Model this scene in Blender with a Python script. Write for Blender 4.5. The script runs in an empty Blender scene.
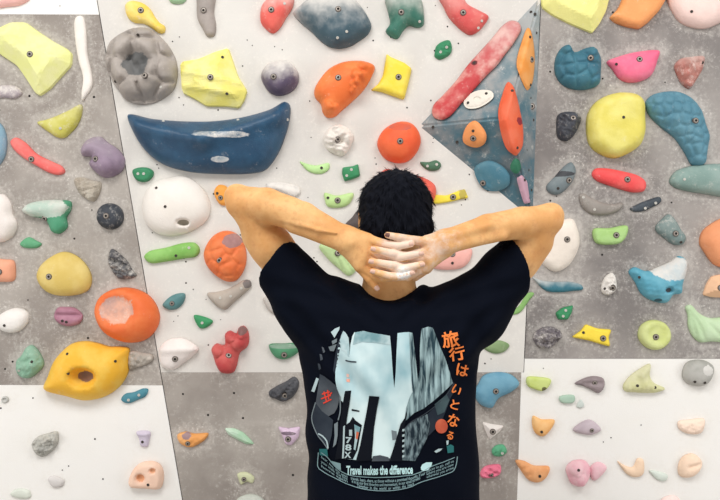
import bpy, bmesh, math, random
import numpy as np
from mathutils import Vector, Matrix
from mathutils.geometry import delaunay_2d_cdt
from mathutils.bvhtree import BVHTree

SC = bpy.context.scene
COL = SC.collection

# ------------------------------------------------------------------ camera, world, lights, exposure
CAM_D, CAM_Z, FPX = 2.5, 1.57, 850.0
cam_data = bpy.data.cameras.new('camera')
cam_data.sensor_width = 36.0
cam_data.lens = 36.0 * FPX / 720.0
cam_data.clip_start = 0.05
cam = bpy.data.objects.new('camera', cam_data)
cam.location = (0, -CAM_D, CAM_Z)
cam.rotation_euler = (math.pi / 2, 0, 0)
COL.objects.link(cam)
SC.camera = cam

world = bpy.data.worlds.new('gym_light')
SC.world = world
world.use_nodes = True
bg = world.node_tree.nodes['Background']
bg.inputs['Color'].default_value = (1.0, 0.985, 0.96, 1)
bg.inputs['Strength'].default_value = 0.40


def area(name, loc, target, sx, sy, power, color):
    l = bpy.data.lights.new(name, 'AREA')
    l.shape = 'RECTANGLE'
    l.size, l.size_y = sx, sy
    l.energy = power
    l.color = color
    o = bpy.data.objects.new(name, l)
    o.location = loc
    o.rotation_euler = (Vector(target) - Vector(loc)).to_track_quat('-Z', 'Y').to_euler()
    COL.objects.link(o)
    return o


area('ceiling_lamp', (-1.1, -2.4, 3.9), (-0.3, 0, 1.1), 1.6, 1.0, 66, (1.0, 0.98, 0.95))
area('ceiling_lamp', (1.5, -2.3, 3.8), (0.6, 0, 1.1), 1.4, 1.0, 40, (1.0, 0.98, 0.95))
area('side_fill', (-2.6, -1.5, 1.2), (-0.9, 0, 1.15), 0.9, 1.4, 16, (1.0, 0.985, 0.965))  # added fill light, brightens the left end of the wall
area('side_fill', (2.6, -1.5, 1.2), (0.9, 0, 1.15), 0.9, 1.4, 16, (1.0, 0.985, 0.965))  # matching added fill for the right end of the wall

SC.view_settings.view_transform = 'Standard'
SC.view_settings.look = 'None'
SC.view_settings.gamma = 1.0
SC.view_settings.use_curve_mapping = False
SC.view_settings.exposure = 0.0


# ------------------------------------------------------------------ helpers
def lin(c):
    return tuple(((v / 255) / 12.92 if v / 255 <= 0.04045 else ((v / 255 + 0.055) / 1.055) ** 2.4) for v in c) + (1.0,)


def W(px, py, y=0.0):
    """photo pixel -> place on the plane at depth y"""
    s = (CAM_D + y) / FPX
    return Vector(((px - 360) * s, y, CAM_Z + (250 - py) * s))


def new_obj(name, me, parent=None):
    o = bpy.data.objects.new(name, me)
    COL.objects.link(o)
    if parent is not None:
        o.parent = parent
    return o


def mesh_from(name, verts, faces, mats=(), smooth=True, fmat=None):
    me = bpy.data.meshes.new(name)
    me.from_pydata([tuple(v) for v in verts], [], [tuple(f) for f in faces])
    for m in mats:
        me.materials.append(m)
    if smooth:
        me.polygons.foreach_set('use_smooth', [True] * len(me.polygons))
    if fmat is not None:
        me.polygons.foreach_set('material_index', list(fmat))
    me.update()
    return me


def nt_new(name):
    m = bpy.data.materials.new(name)
    m.use_nodes = True
    nt = m.node_tree
    b = nt.nodes['Principled BSDF']
    return m, nt, b


def plain(name, rgb, rough=0.6, metal=0.0, spec=0.3):
    m, nt, b = nt_new(name)
    b.inputs['Base Color'].default_value = lin(rgb)
    b.inputs['Roughness'].default_value = rough
    b.inputs['Metallic'].default_value = metal
    b.inputs['Specular IOR Level'].default_value = spec
    return m


# shared group: moulded resin with wear and chalk
def make_resin_group():
    g = bpy.data.node_groups.new('chalked_resin', 'ShaderNodeTree')
    I = g.interface
    for nm, ty, dv in (('Base', 'NodeSocketColor', (1, 0, 0, 1)), ('Worn', 'NodeSocketColor', (1, 0, 0, 1)),
                       ('Chalk', 'NodeSocketFloat', 0.2), ('Top', 'NodeSocketFloat', 0.0),
                       ('Half', 'NodeSocketFloat', 0.05), ('Seed', 'NodeSocketFloat', 0.0),
                       ('Rough', 'NodeSocketFloat', 0.55), ('Grain', 'NodeSocketFloat', 0.3)):
        s = I.new_socket(nm, in_out='INPUT', socket_type=ty)
        s.default_value = dv
    I.new_socket('Shader', in_out='OUTPUT', socket_type='NodeSocketShader')
    N, L = g.nodes, g.links
    gi = N.new('NodeGroupInput')
    go = N.new('NodeGroupOutput')
    tc = N.new('ShaderNodeTexCoord')
    off = N.new('ShaderNodeVectorMath'); off.operation = 'ADD'
    L.new(tc.outputs['Object'], off.inputs[0]); L.new(gi.outputs['Seed'], off.inputs[1])

    def noise(scale, detail, rough, vec=off.outputs[0]):
        n = N.new('ShaderNodeTexNoise')
        n.inputs['Scale'].default_value = scale
        n.inputs['Detail'].default_value = detail
        n.inputs['Roughness'].default_value = rough
        L.new(vec, n.inputs['Vector'])
        return n.outputs['Fac']

    def mth(op, a, b=None, clamp=False):
        n = N.new('ShaderNodeMath'); n.operation = op; n.use_clamp = clamp
        for i, v in enumerate((a, b)):
            if v is None:
                continue
            if isinstance(v, (int, float)):
                n.inputs[i].default_value = v
            else:
                L.new(v, n.inputs[i])
        return n.outputs[0]

    def mr(v, a, b):
        n = N.new('ShaderNodeMapRange'); n.interpolation_type = 'SMOOTHSTEP'
        L.new(v, n.inputs['Value'])
        n.inputs['From Min'].default_value = a; n.inputs['From Max'].default_value = b
        return n.outputs['Result']

    def mix(f, a, b):
        n = N.new('ShaderNodeMix'); n.data_type = 'RGBA'
        L.new(f, n.inputs['Factor'])
        for s, v in ((n.inputs['A'], a), (n.inputs['B'], b)):
            if isinstance(v, tuple):
                s.default_value = v
            else:
                L.new(v, s)
        return n.outputs['Result']
    big = noise(16, 3, 0.6)
    med = noise(42, 8, 0.72)
    fine = noise(230, 3, 0.6)
    sep = N.new('ShaderNodeSeparateXYZ'); L.new(tc.outputs['Object'], sep.inputs[0])
    worn = mix(mr(big, 0.38, 0.66), gi.outputs['Base'], gi.outputs['Worn'])
    zz = mth('DIVIDE', sep.outputs['Z'], gi.outputs['Half'])
    c = mth('ADD', mth('MULTIPLY', mth('SUBTRACT', med, 0.5), 1.7), gi.outputs['Chalk'])
    c = mth('ADD', c, mth('MULTIPLY', mth('SUBTRACT', fine, 0.5), 0.5))
    chalk = mth('MULTIPLY', mr(c, 0.30, 0.95), 0.9)
    dust = mth('MULTIPLY', mr(mth('ADD', zz, mth('MULTIPLY', mth('SUBTRACT', big, 0.5), 2.2)), -0.45, 1.05), mth('MULTIPLY', gi.outputs['Top'], 1.35, True))
    col = mix(dust, worn, lin((224, 219, 213)))
    col = mix(chalk, col, lin((236, 230, 222)))
    b = N.new('ShaderNodeBsdfPrincipled')
    L.new(col, b.inputs['Base Color'])
    L.new(gi.outputs['Rough'], b.inputs['Roughness'])
    b.inputs['Specular IOR Level'].default_value = 0.35
    bp = N.new('ShaderNodeBump')
    L.new(gi.outputs['Grain'], bp.inputs['Strength'])
    bp.inputs['Distance'].default_value = 0.004
    L.new(mth('ADD', fine, med), bp.inputs['Height'])
    L.new(bp.outputs[0], b.inputs['Normal'])
    L.new(b.outputs[0], go.inputs['Shader'])
    return g


RESIN = make_resin_group()
_seed = [0]


def resin(base, worn=None, chalk=0.1, top=0.0, half=0.05, rough=0.55, grain=0.3, patches=()):
    """moulded resin of one colour, with marks of other colours where the mesh carries patch_<n> masks"""
    m = bpy.data.materials.new('resin')
    m.use_nodes = True
    nt = m.node_tree
    nt.nodes.remove(nt.nodes['Principled BSDF'])

    def grp(base, worn, chalk, top):
        _seed[0] += 1
        g = nt.nodes.new('ShaderNodeGroup'); g.node_tree = RESIN
        if worn is None:
            worn = tuple(min(255, v + 10) for v in base)
        whitened = lambda c: tuple(v + (d - v) * 0.09 for v, d in zip(c, (222, 214, 206)))  # overall faded look, mixed evenly into every hold colour
        g.inputs['Base'].default_value = lin(whitened(base))
        g.inputs['Worn'].default_value = lin(whitened(worn))
        g.inputs['Chalk'].default_value = chalk
        g.inputs['Top'].default_value = top
        g.inputs['Half'].default_value = half
        g.inputs['Seed'].default_value = _seed[0] * 1.37
        g.inputs['Rough'].default_value = rough
        g.inputs['Grain'].default_value = grain
        return g.outputs[0]
    out = grp(base, worn, chalk, top)
    for k, (pb, pw, pc) in enumerate(patches):
        at = nt.nodes.new('ShaderNodeAttribute'); at.attribute_name = 'patch_%d' % k
        tc = nt.nodes.new('ShaderNodeTexCoord')
        nz = nt.nodes.new('ShaderNodeTexNoise'); nz.inputs['Scale'].default_value = 160; nz.inputs['Detail'].default_value = 4
        nt.links.new(tc.outputs['Object'], nz.inputs['Vector'])
        ad = nt.nodes.new('ShaderNodeMath'); ad.operation = 'MULTIPLY_ADD'
        nt.links.new(nz.outputs['Fac'], ad.inputs[0]); ad.inputs[1].default_value = 0.7
        sb = nt.nodes.new('ShaderNodeMath'); sb.operation = 'SUBTRACT'
        nt.links.new(at.outputs['Fac'], sb.inputs[0]); sb.inputs[1].default_value = 0.35
        nt.links.new(sb.outputs[0], ad.inputs[2])
        mr = nt.nodes.new('ShaderNodeMapRange'); mr.interpolation_type = 'SMOOTHSTEP'
        nt.links.new(ad.outputs[0], mr.inputs['Value'])
        mr.inputs['From Min'].default_value = 0.36; mr.inputs['From Max'].default_value = 0.64
        mx = nt.nodes.new('ShaderNodeMixShader')
        nt.links.new(mr.outputs['Result'], mx.inputs['Fac'])
        nt.links.new(out, mx.inputs[1])
        nt.links.new(grp(pb, pw, pc, 0), mx.inputs[2])
        out = mx.outputs[0]
    nt.links.new(out, nt.nodes['Material Output'].inputs['Surface'])
    return m


DARK = plain('dark_hole', (38, 34, 33), 0.8)
STEEL = plain('bolt_steel', (166, 158, 150), 0.45, 0.35)
SOCKET = plain('bolt_socket', (98, 90, 86), 0.6)
PALE_SCREW = plain('screw_zinc', (205, 203, 196), 0.5, 0.2)


# ------------------------------------------------------------------ outlines and fills
def catmull(pts, total):
    n = len(pts)
    P = np.array(pts, float)
    out = []
    seglen = np.linalg.norm(np.roll(P, -1, 0) - P, axis=1)
    per = seglen.sum()
    for i in range(n):
        p0, p1, p2, p3 = P[i - 1], P[i], P[(i + 1) % n], P[(i + 2) % n]
        k = max(2, int(round(total * seglen[i] / per)))
        a = 0.5
        t0 = 0; t1 = t0 + max(1e-3, np.linalg.norm(p1 - p0)) ** a
        t2 = t1 + max(1e-3, np.linalg.norm(p2 - p1)) ** a
        t3 = t2 + max(1e-3, np.linalg.norm(p3 - p2)) ** a
        for j in range(k):
            t = t1 + (t2 - t1) * j / k
            A1 = (t1 - t) / (t1 - t0) * p0 + (t - t0) / (t1 - t0) * p1
            A2 = (t2 - t) / (t2 - t1) * p1 + (t - t1) / (t2 - t1) * p2
            A3 = (t3 - t) / (t3 - t2) * p2 + (t - t2) / (t3 - t2) * p3
            B1 = (t2 - t) / (t2 - t0) * A1 + (t - t0) / (t2 - t0) * A2
            B2 = (t3 - t) / (t3 - t1) * A2 + (t - t1) / (t3 - t1) * A3
            out.append((t2 - t) / (t2 - t1) * B1 + (t - t1) / (t2 - t1) * B2)
    return np.array(out)


def chaikin(pts, total):
    P = np.array(pts, float)
    Q = []
    n = len(P)
    for i in range(n):
        a, b_ = P[i], P[(i + 1) % n]
        k = max(1, int(round(np.linalg.norm(b_ - a) / 3.0)))
        Q.append(a + 0.12 * (b_ - a))
        for j in range(1, k):
            Q.append(a + (0.12 + 0.76 * j / k) * (b_ - a))
        Q.append(a + 0.88 * (b_ - a))
    return np.array(Q)


def seg_dist(P, poly):
    A = poly; B = np.roll(poly, -1, 0)
    AB = B - A
    out = np.full(len(P), 1e9)
    for i in range(0, len(P), 4000):
        p = P[i:i + 4000]
        ap = p[:, None, :] - A[None]
        t = np.clip((ap * AB[None]).sum(2) / np.maximum(1e-9, (AB * AB).sum(1))[None], 0, 1)
        d = np.linalg.norm(ap - t[..., None] * AB[None], axis=2)
        out[i:i + 4000] = d.min(1)
    return out


def inside(P, poly):
    x, y = P[:, 0], P[:, 1]
    r = np.zeros(len(P), bool)
    n = len(poly)
    for i in range(n):
        x0, y0 = poly[i]; x1, y1 = poly[(i + 1) % n]
        c = ((y0 > y) != (y1 > y))
        with np.errstate(divide='ignore', invalid='ignore'):
            xi = (x1 - x0) * (y - y0) / (y1 - y0) + x0
        r ^= c & (x < xi)
    return r


def sm_noise(P, scale, seed):
    """smooth 2-D value noise from a few rotated sines, about -1..1"""
    r = np.random.RandomState(seed)
    v = np.zeros(len(P))
    for k in range(7):
        a = r.uniform(0, 2 * math.pi); f = r.uniform(0.6, 1.7) * 2 * math.pi / scale
        v += np.sin((P[:, 0] * math.cos(a) + P[:, 1] * math.sin(a)) * f + r.uniform(0, 6.28))
    return v / 3.2


def tri_fill(poly, spacing, rings=(), rs=None, fine=()):
    """outline -> triangulated interior: points, triangles, boundary count"""
    rs = rs or np.random.RandomState(1)
    lo, hi = poly.min(0), poly.max(0)
    xs = np.arange(lo[0], hi[0], spacing)
    ys = np.arange(lo[1], hi[1], spacing * 0.866)
    G = np.array([(x + (0.5 * spacing if j % 2 else 0), y) for j, y in enumerate(ys) for x in xs])
    if len(G):
        G = G + rs.uniform(-0.12, 0.12, G.shape) * spacing
        G = G[inside(G, poly)]
    if len(G):
        d = seg_dist(G, poly)
        G = G[d > (max(rings) + 0.55 * spacing if rings else 0.5 * spacing)]
    ex = []
    for (fx, fy, rx, ry) in fine:
        st = max(0.55, min(rx, ry) / 5)
        gx, gy = np.meshgrid(np.arange(fx - rx, fx + rx + st, st), np.arange(fy - ry, fy + ry + st, st))
        E = np.stack([gx.ravel(), gy.ravel()], 1) + rs.uniform(-0.1, 0.1, (gx.size, 2)) * st
        E = E[(((E - (fx, fy)) / (rx, ry)) ** 2).sum(1) < 1.0]
        E = E[inside(E, poly)] if len(E) else E
        if len(E):
            E = E[seg_dist(E, poly) > 0.8]
        if len(E):
            if len(G):
                G = G[(((G - (fx, fy)) / (rx, ry)) ** 2).sum(1) > 1.02]
            for i in range(len(ex)):
                ex[i] = ex[i][(((ex[i] - (fx, fy)) / (rx, ry)) ** 2).sum(1) > 1.02]
            ex.append(E)
    pts = [poly] + [e for e in ex if len(e)]
    if rings:
        t = np.roll(poly, -1, 0) - np.roll(poly, 1, 0)
        t /= np.maximum(1e-9, np.linalg.norm(t, axis=1))[:, None]
        nrm = np.stack([-t[:, 1], t[:, 0]], 1)
        if not inside(poly[:1] + nrm[:1] * 0.05, poly)[0]:
            nrm = -nrm
        for r in rings:
            R = poly + nrm * r
            ok = inside(R, poly)
            R = R[ok]
            if len(R):
                R = R[seg_dist(R, poly) > 0.85 * r]
            if len(R):
                pts.append(R)
    if len(G):
        pts.append(G)
    A = np.concatenate(pts)
    nb = len(poly)
    res = delaunay_2d_cdt([Vector(p) for p in A], [], [list(range(nb))], 1, 1e-4)
    V = np.array([tuple(v) for v in res[0]])
    F = [tuple(f) for f in res[2]]
    return V, F


# ------------------------------------------------------------------ climbing wall panels
def wall_mat(name, base, chalk_amt, cloud, stain, halo=0.34):
    m, nt, b = nt_new(name)
    N, L = nt.nodes, nt.links
    tc = N.new('ShaderNodeTexCoord')

    def noise(scale, detail, rough, dist=0.0, vec=None):
        n = N.new('ShaderNodeTexNoise')
        n.inputs['Scale'].default_value = scale
        n.inputs['Detail'].default_value = detail
        n.inputs['Roughness'].default_value = rough
        n.inputs['Distortion'].default_value = dist
        L.new(vec or tc.outputs['Object'], n.inputs['Vector'])
        return n.outputs['Fac']

    def mr(v, a, b_, hi=1.0):
        n = N.new('ShaderNodeMapRange'); n.interpolation_type = 'SMOOTHSTEP'
        L.new(v, n.inputs['Value'])
        n.inputs['From Min'].default_value = a; n.inputs['From Max'].default_value = b_
        n.inputs['To Max'].default_value = hi
        return n.outputs['Result']

    def mix(f, a, b_):
        n = N.new('ShaderNodeMix'); n.data_type = 'RGBA'
        L.new(f, n.inputs['Factor'])
        for s, v in ((n.inputs['A'], a), (n.inputs['B'], b_)):
            if isinstance(v, tuple):
                s.default_value = v
            else:
                L.new(v, s)
        return n.outputs['Result']

    def mul(a, b_):
        n = N.new('ShaderNodeMath'); n.operation = 'MULTIPLY'
        L.new(a, n.inputs[0]); L.new(b_, n.inputs[1])
        return n.outputs[0]
    clouds = noise(3.2, 5, 0.58, 0.2)
    patches = noise(10, 7, 0.68, 0.3)
    specks = noise(95, 4, 0.7)
    mp = N.new('ShaderNodeMapping'); mp.inputs['Rotation'].default_value = (0, 0.9, 0)
    mp.inputs['Scale'].default_value = (6, 6, 15)
    L.new(tc.outputs['Object'], mp.inputs['Vector'])
    streak = noise(1.0, 5, 0.65, 0.5, mp.outputs[0])
    col = mix(mr(clouds, 0.35, 0.68), lin(base), lin(cloud))
    col = mix(mr(patches, 0.52, 0.80, chalk_amt), col, lin((238, 233, 226)))
    col = mix(mr(streak, 0.56, 0.80, chalk_amt * .8), col, lin((238, 233, 226)))
    sp = mul(mr(specks, 0.54, 0.66, min(1, chalk_amt * 1.0)), mr(patches, 0.42, 0.60))
    col = mix(sp, col, lin((242, 238, 232)))
    at = N.new('ShaderNodeAttribute'); at.attribute_name = 'chalk_dust'
    am = N.new('ShaderNodeMath'); am.operation = 'MULTIPLY_ADD'
    L.new(noise(75, 6, 0.75), am.inputs[0]); am.inputs[1].default_value = 1.6
    hb_ = N.new('ShaderNodeMath'); hb_.operation = 'MULTIPLY_ADD'
    L.new(at.outputs['Fac'], hb_.inputs[0]); hb_.inputs[1].default_value = 0.62; hb_.inputs[2].default_value = -0.80
    L.new(hb_.outputs[0], am.inputs[2])
    col = mix(mr(am.outputs[0], 0.12, 0.62, halo), col, lin((232, 227, 220)))
    fl = noise(150, 3, 0.6)
    col = mix(mul(mul(mr(fl, 0.56, 0.66, 0.7), mr(at.outputs['Fac'], 0.12, 0.6)), mr(noise(22, 4, 0.65), 0.46, 0.66)), col, lin((238, 234, 228)))
    st = noise(6.0, 5, 0.62, 0.2)
    col = mix(mr(st, 0.60, 0.85, 0.35), col, lin(stain))
    L.new(col, b.inputs['Base Color'])
    b.inputs['Roughness'].default_value = 0.75
    b.inputs['Specular IOR Level'].default_value = 0.2
    bp = N.new('ShaderNodeBump')
    bp.inputs['Strength'].default_value = 0.12
    bp.inputs['Distance'].default_value = 0.003
    L.new(noise(260, 2, 0.6), bp.inputs['Height'])
    L.new(bp.outputs[0], b.inputs['Normal'])
    return m


M_GREY = wall_mat('grey_panel_paint', (146, 138, 132), 0.22, (176, 169, 162), (128, 121, 117))
M_GREY_R = wall_mat('grey_panel_paint_right', (128, 123, 121), 0.20, (164, 158, 154), (112, 107, 106))
M_WHITE = wall_mat('white_panel_paint', (221, 218, 213), 0.4, (213, 209, 204), (196, 191, 187))
M_WHITE_CLEAN = wall_mat('white_panel_paint_clean', (243, 241, 238), 0.3, (240, 238, 234), (228, 225, 221))


PANELS = []


def panel(name, pts, mat, holes, seed, hole_r=0.0021):
    """a plywood panel: outline in wall pixels, 20 mm thick, bevelled edge, threaded holes in its face"""
    rnd = random.Random(seed)
    c = W(sum(p[0] for p in pts) / len(pts), sum(p[1] for p in pts) / len(pts))
    n = len(pts)
    area2 = sum(pts[i][0] * pts[(i + 1) % n][1] - pts[(i + 1) % n][0] * pts[i][1] for i in range(n))
    if area2 > 0:          # y grows downwards: keep counter-clockwise as seen from the camera
        pts = pts[::-1]

    def inset(d):
        out = []
        for i in range(n):
            p0, p1, p2 = (Vector(pts[j % n]) for j in (i - 1, i, i + 1))
            d1 = (p1 - p0).normalized(); d2 = (p2 - p1).normalized()
            n1 = Vector((d1.y, -d1.x)); n2 = Vector((d2.y, -d2.x))
            m = (n1 + n2); m = m / m.dot(n1)
            out.append(p1 - m * d)
        return out
    bm = bmesh.new()
    rings = []
    for d, y in ((0.04, 0.02), (0.04, 0.0008), (0.35, 0.0)):
        rings.append([bm.verts.new(W(p.x, p.y) + Vector((0, y, 0)) - c) for p in inset(d)])
    for a, b_ in zip(rings, rings[1:]):
        for i in range(n):
            bm.faces.new((a[i], a[(i + 1) % n], b_[(i + 1) % n], b_[i]))
    bm.faces.new(rings[0][::-1])
    ins_ = np.array([tuple(q) for q in inset(0.35)])
    ol = []
    for i in range(n):
        p0, p1 = ins_[i], ins_[(i + 1) % n]
        k = max(1, int(np.linalg.norm(p1 - p0) / 6))
        ol += [p0 + (p1 - p0) * j / k for j in range(k)]
    Vf, Ff = tri_fill(np.array(ol), 6.0)
    fv = [bm.verts.new(W(x, y) - c) for x, y in Vf]
    for t in Ff:
        f = bm.faces.new([fv[i] for i in t])
    bmesh.ops.recalc_face_normals(bm, faces=bm.faces)
    bm.normal_update()
    for f in bm.faces:
        if abs(f.normal.y) > .9 and f.calc_center_median().y < 0.0005 and f.normal.y > 0:
            f.normal_flip()
    for (hx, hy) in holes:
        p = W(hx, hy) - c
        r = hole_r * rnd.uniform(0.7, 1.25)
        ring = [bm.verts.new(p + Vector((r * math.cos(t), -0.0006, r * math.sin(t)))) for t in [k * math.pi / 4 for k in range(8)]]
        f = bm.faces.new(ring); f.material_index = 1
        if f.normal.y > 0:
            f.normal_flip()
    me = bpy.data.meshes.new(name)
    bm.normal_update()
    bm.to_mesh(me); bm.free()
    me.materials.append(mat); me.materials.append(DARK)
    o = new_obj(name, me)
    o.location = c
    o['kind'] = 'structure'
    PANELS.append(o)
    return o


def grid_holes(x0, y0, x1, y1, step, prob, seed, test=lambda x, y: True):
    r = random.Random(seed)
    out = []
    y = y0
    while y < y1:
        x = x0
        while x < x1:
            if r.random() < prob:
                hx, hy = x + r.uniform(-9, 9), y + r.uniform(-9, 9)
                if test(hx, hy):
                    out.append((hx, hy))
                    if r.random() < 0.35:
                        out.append((hx + r.uniform(-8, 8), hy + r.uniform(3, 8)))
            x += step
        y += step
    return out


def seam(y):
    return 97 + 0.171 * y


def seam_r(y):
    return 541 - 0.0465 * y


XL, XR, YT, YB = -260, 980, -220, 783
panel('wall_upper_left', [(XL, YT), (seam(YT), YT), (seam(14.5), 14.5), (XL, 13)], M_WHITE_CLEAN, [(60, 6), (20, 4)], 1)
panel('wall_left', [(XL, 13.6), (seam(15), 15), (seam(385), 385), (XL, 384)], M_GREY,
      [(29.5, 96), (94, 97), (92, 210), (28, 300), (88, 338)] + grid_holes(8, 40, 90, 370, 64, 0.25, 3), 2, 0.003)
panel('wall_lower_left', [(XL, 384.6), (seam(385.6), 385.6), (seam(YB), YB), (XL, YB)], M_WHITE_CLEAN,
      [(33, 398), (95, 439), (103, 479)] + grid_holes(8, 410, 160, 490, 60, 0.5, 4), 3, 0.0028)
panel('wall_middle', [(seam(YT), YT), (seam_r(YT), YT), (seam_r(372), 372), (seam(372), 372)], M_WHITE,
      grid_holes(120, 12, 530, 366, 31, 0.6, 5, lambda x, y: seam(y) + 8 < x < seam_r(y) - 8), 4)
panel('wall_lower_middle', [(seam(372.8), 372.8), (521, 372.8), (507, YB), (seam(YB), YB)], M_GREY,
      [(183, 394), (208, 415), (234, 393), (293, 475), (243, 418)] + grid_holes(190, 400, 510, 490, 70, 0.25, 6), 5, 0.003)
panel('wall_right', [(seam_r(YT), YT), (XR, YT), (XR, 358.5), (seam_r(358), 358)], M_GREY_R,
      grid_holes(550, 20, 715, 350, 60, 0.3, 7), 6, 0.0028)
panel('wall_lower_right', [(524.5, 359), (XR, 359.4), (XR, YB), (507.6, YB), (521.6, 372.6), (523.8, 372.2)], M_WHITE_CLEAN,
      [(641, 425)] + grid_holes(535, 375, 715, 490, 70, 0.4, 8), 7)

# crash-mat floor the climber stands on
bm = bmesh.new()
bmesh.ops.create_cube(bm, size=1.0)
bmesh.ops.scale(bm, vec=(3.65, 3.6, 0.2), verts=bm.verts)
bmesh.ops.bevel(bm, geom=bm.edges[:], offset=0.01, segments=2, affect='EDGES')
me = bpy.data.meshes.new('floor'); bm.to_mesh(me); bm.free()
me.materials.append(plain('mat_vinyl', (196, 190, 184), 0.7))
fl = new_obj('floor', me); fl.location = (0, -1.82, -0.1); fl['kind'] = 'structure'


# ------------------------------------------------------------------ climbing holds
def bolt_mesh():
    bm = bmesh.new()
    prof = [(0.0098, 0.006, 0), (0.0098, -0.0012, 0), (0.0082, -0.0018, 0), (0.0074, -0.0006, 1), (0.0068, -0.0026, 1), (0.0042, -0.0030, 1), (0.0040, -0.0010, 2)]
    seg = 18
    prev = None
    for r, y, m in prof:
        ring = [bm.verts.new((r * math.cos(2 * math.pi * k / seg), y, r * math.sin(2 * math.pi * k / seg))) for k in range(seg)]
        if prev:
            for k in range(seg):
                f = bm.faces.new((prev[k], prev[(k + 1) % seg], ring[(k + 1) % seg], ring[k]))
                f.material_index = m
        prev = ring
    f = bm.faces.new(prev); f.material_index = 2
    bmesh.ops.recalc_face_normals(bm, faces=bm.faces)
    if f.normal.y > 0:
        bmesh.ops.reverse_faces(bm, faces=bm.faces[:])
    me = bpy.data.meshes.new('bolt')
    bm.to_mesh(me); bm.free()
    for m in (SOCKET, STEEL, DARK):
        me.materials.append(m)
    return me


def screw_mesh(mat):
    bm = bmesh.new()
    seg = 12
    prev = None
    for r, y in ((0.0042, 0.004), (0.0042, -0.0006), (0.0034, -0.0014), (0.0016, -0.0012), (0.0014, -0.0004)):
        ring = [bm.verts.new((r * math.cos(2 * math.pi * k / seg), y, r * math.sin(2 * math.pi * k / seg))) for k in range(seg)]
        if prev:
            for k in range(seg):
                bm.faces.new((prev[k], prev[(k + 1) % seg], ring[(k + 1) % seg], ring[k]))
        prev = ring
    f = bm.faces.new(prev)
    bm.normal_update()
    if f.normal.y > 0:
        bmesh.ops.reverse_faces(bm, faces=bm.faces[:])
    me = bpy.data.meshes.new('screw')
    bm.to_mesh(me); bm.free()
    me.materials.append(mat)
    return me


BOLT = bolt_mesh()
SCREW_D = screw_mesh(plain('screw_dark', (66, 60, 56), 0.6))
SCREW_L = screw_mesh(PALE_SCREW)


def vol_height(P):
    return np.zeros(len(P))


HOLDS, OUTLINES = [], []


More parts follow.
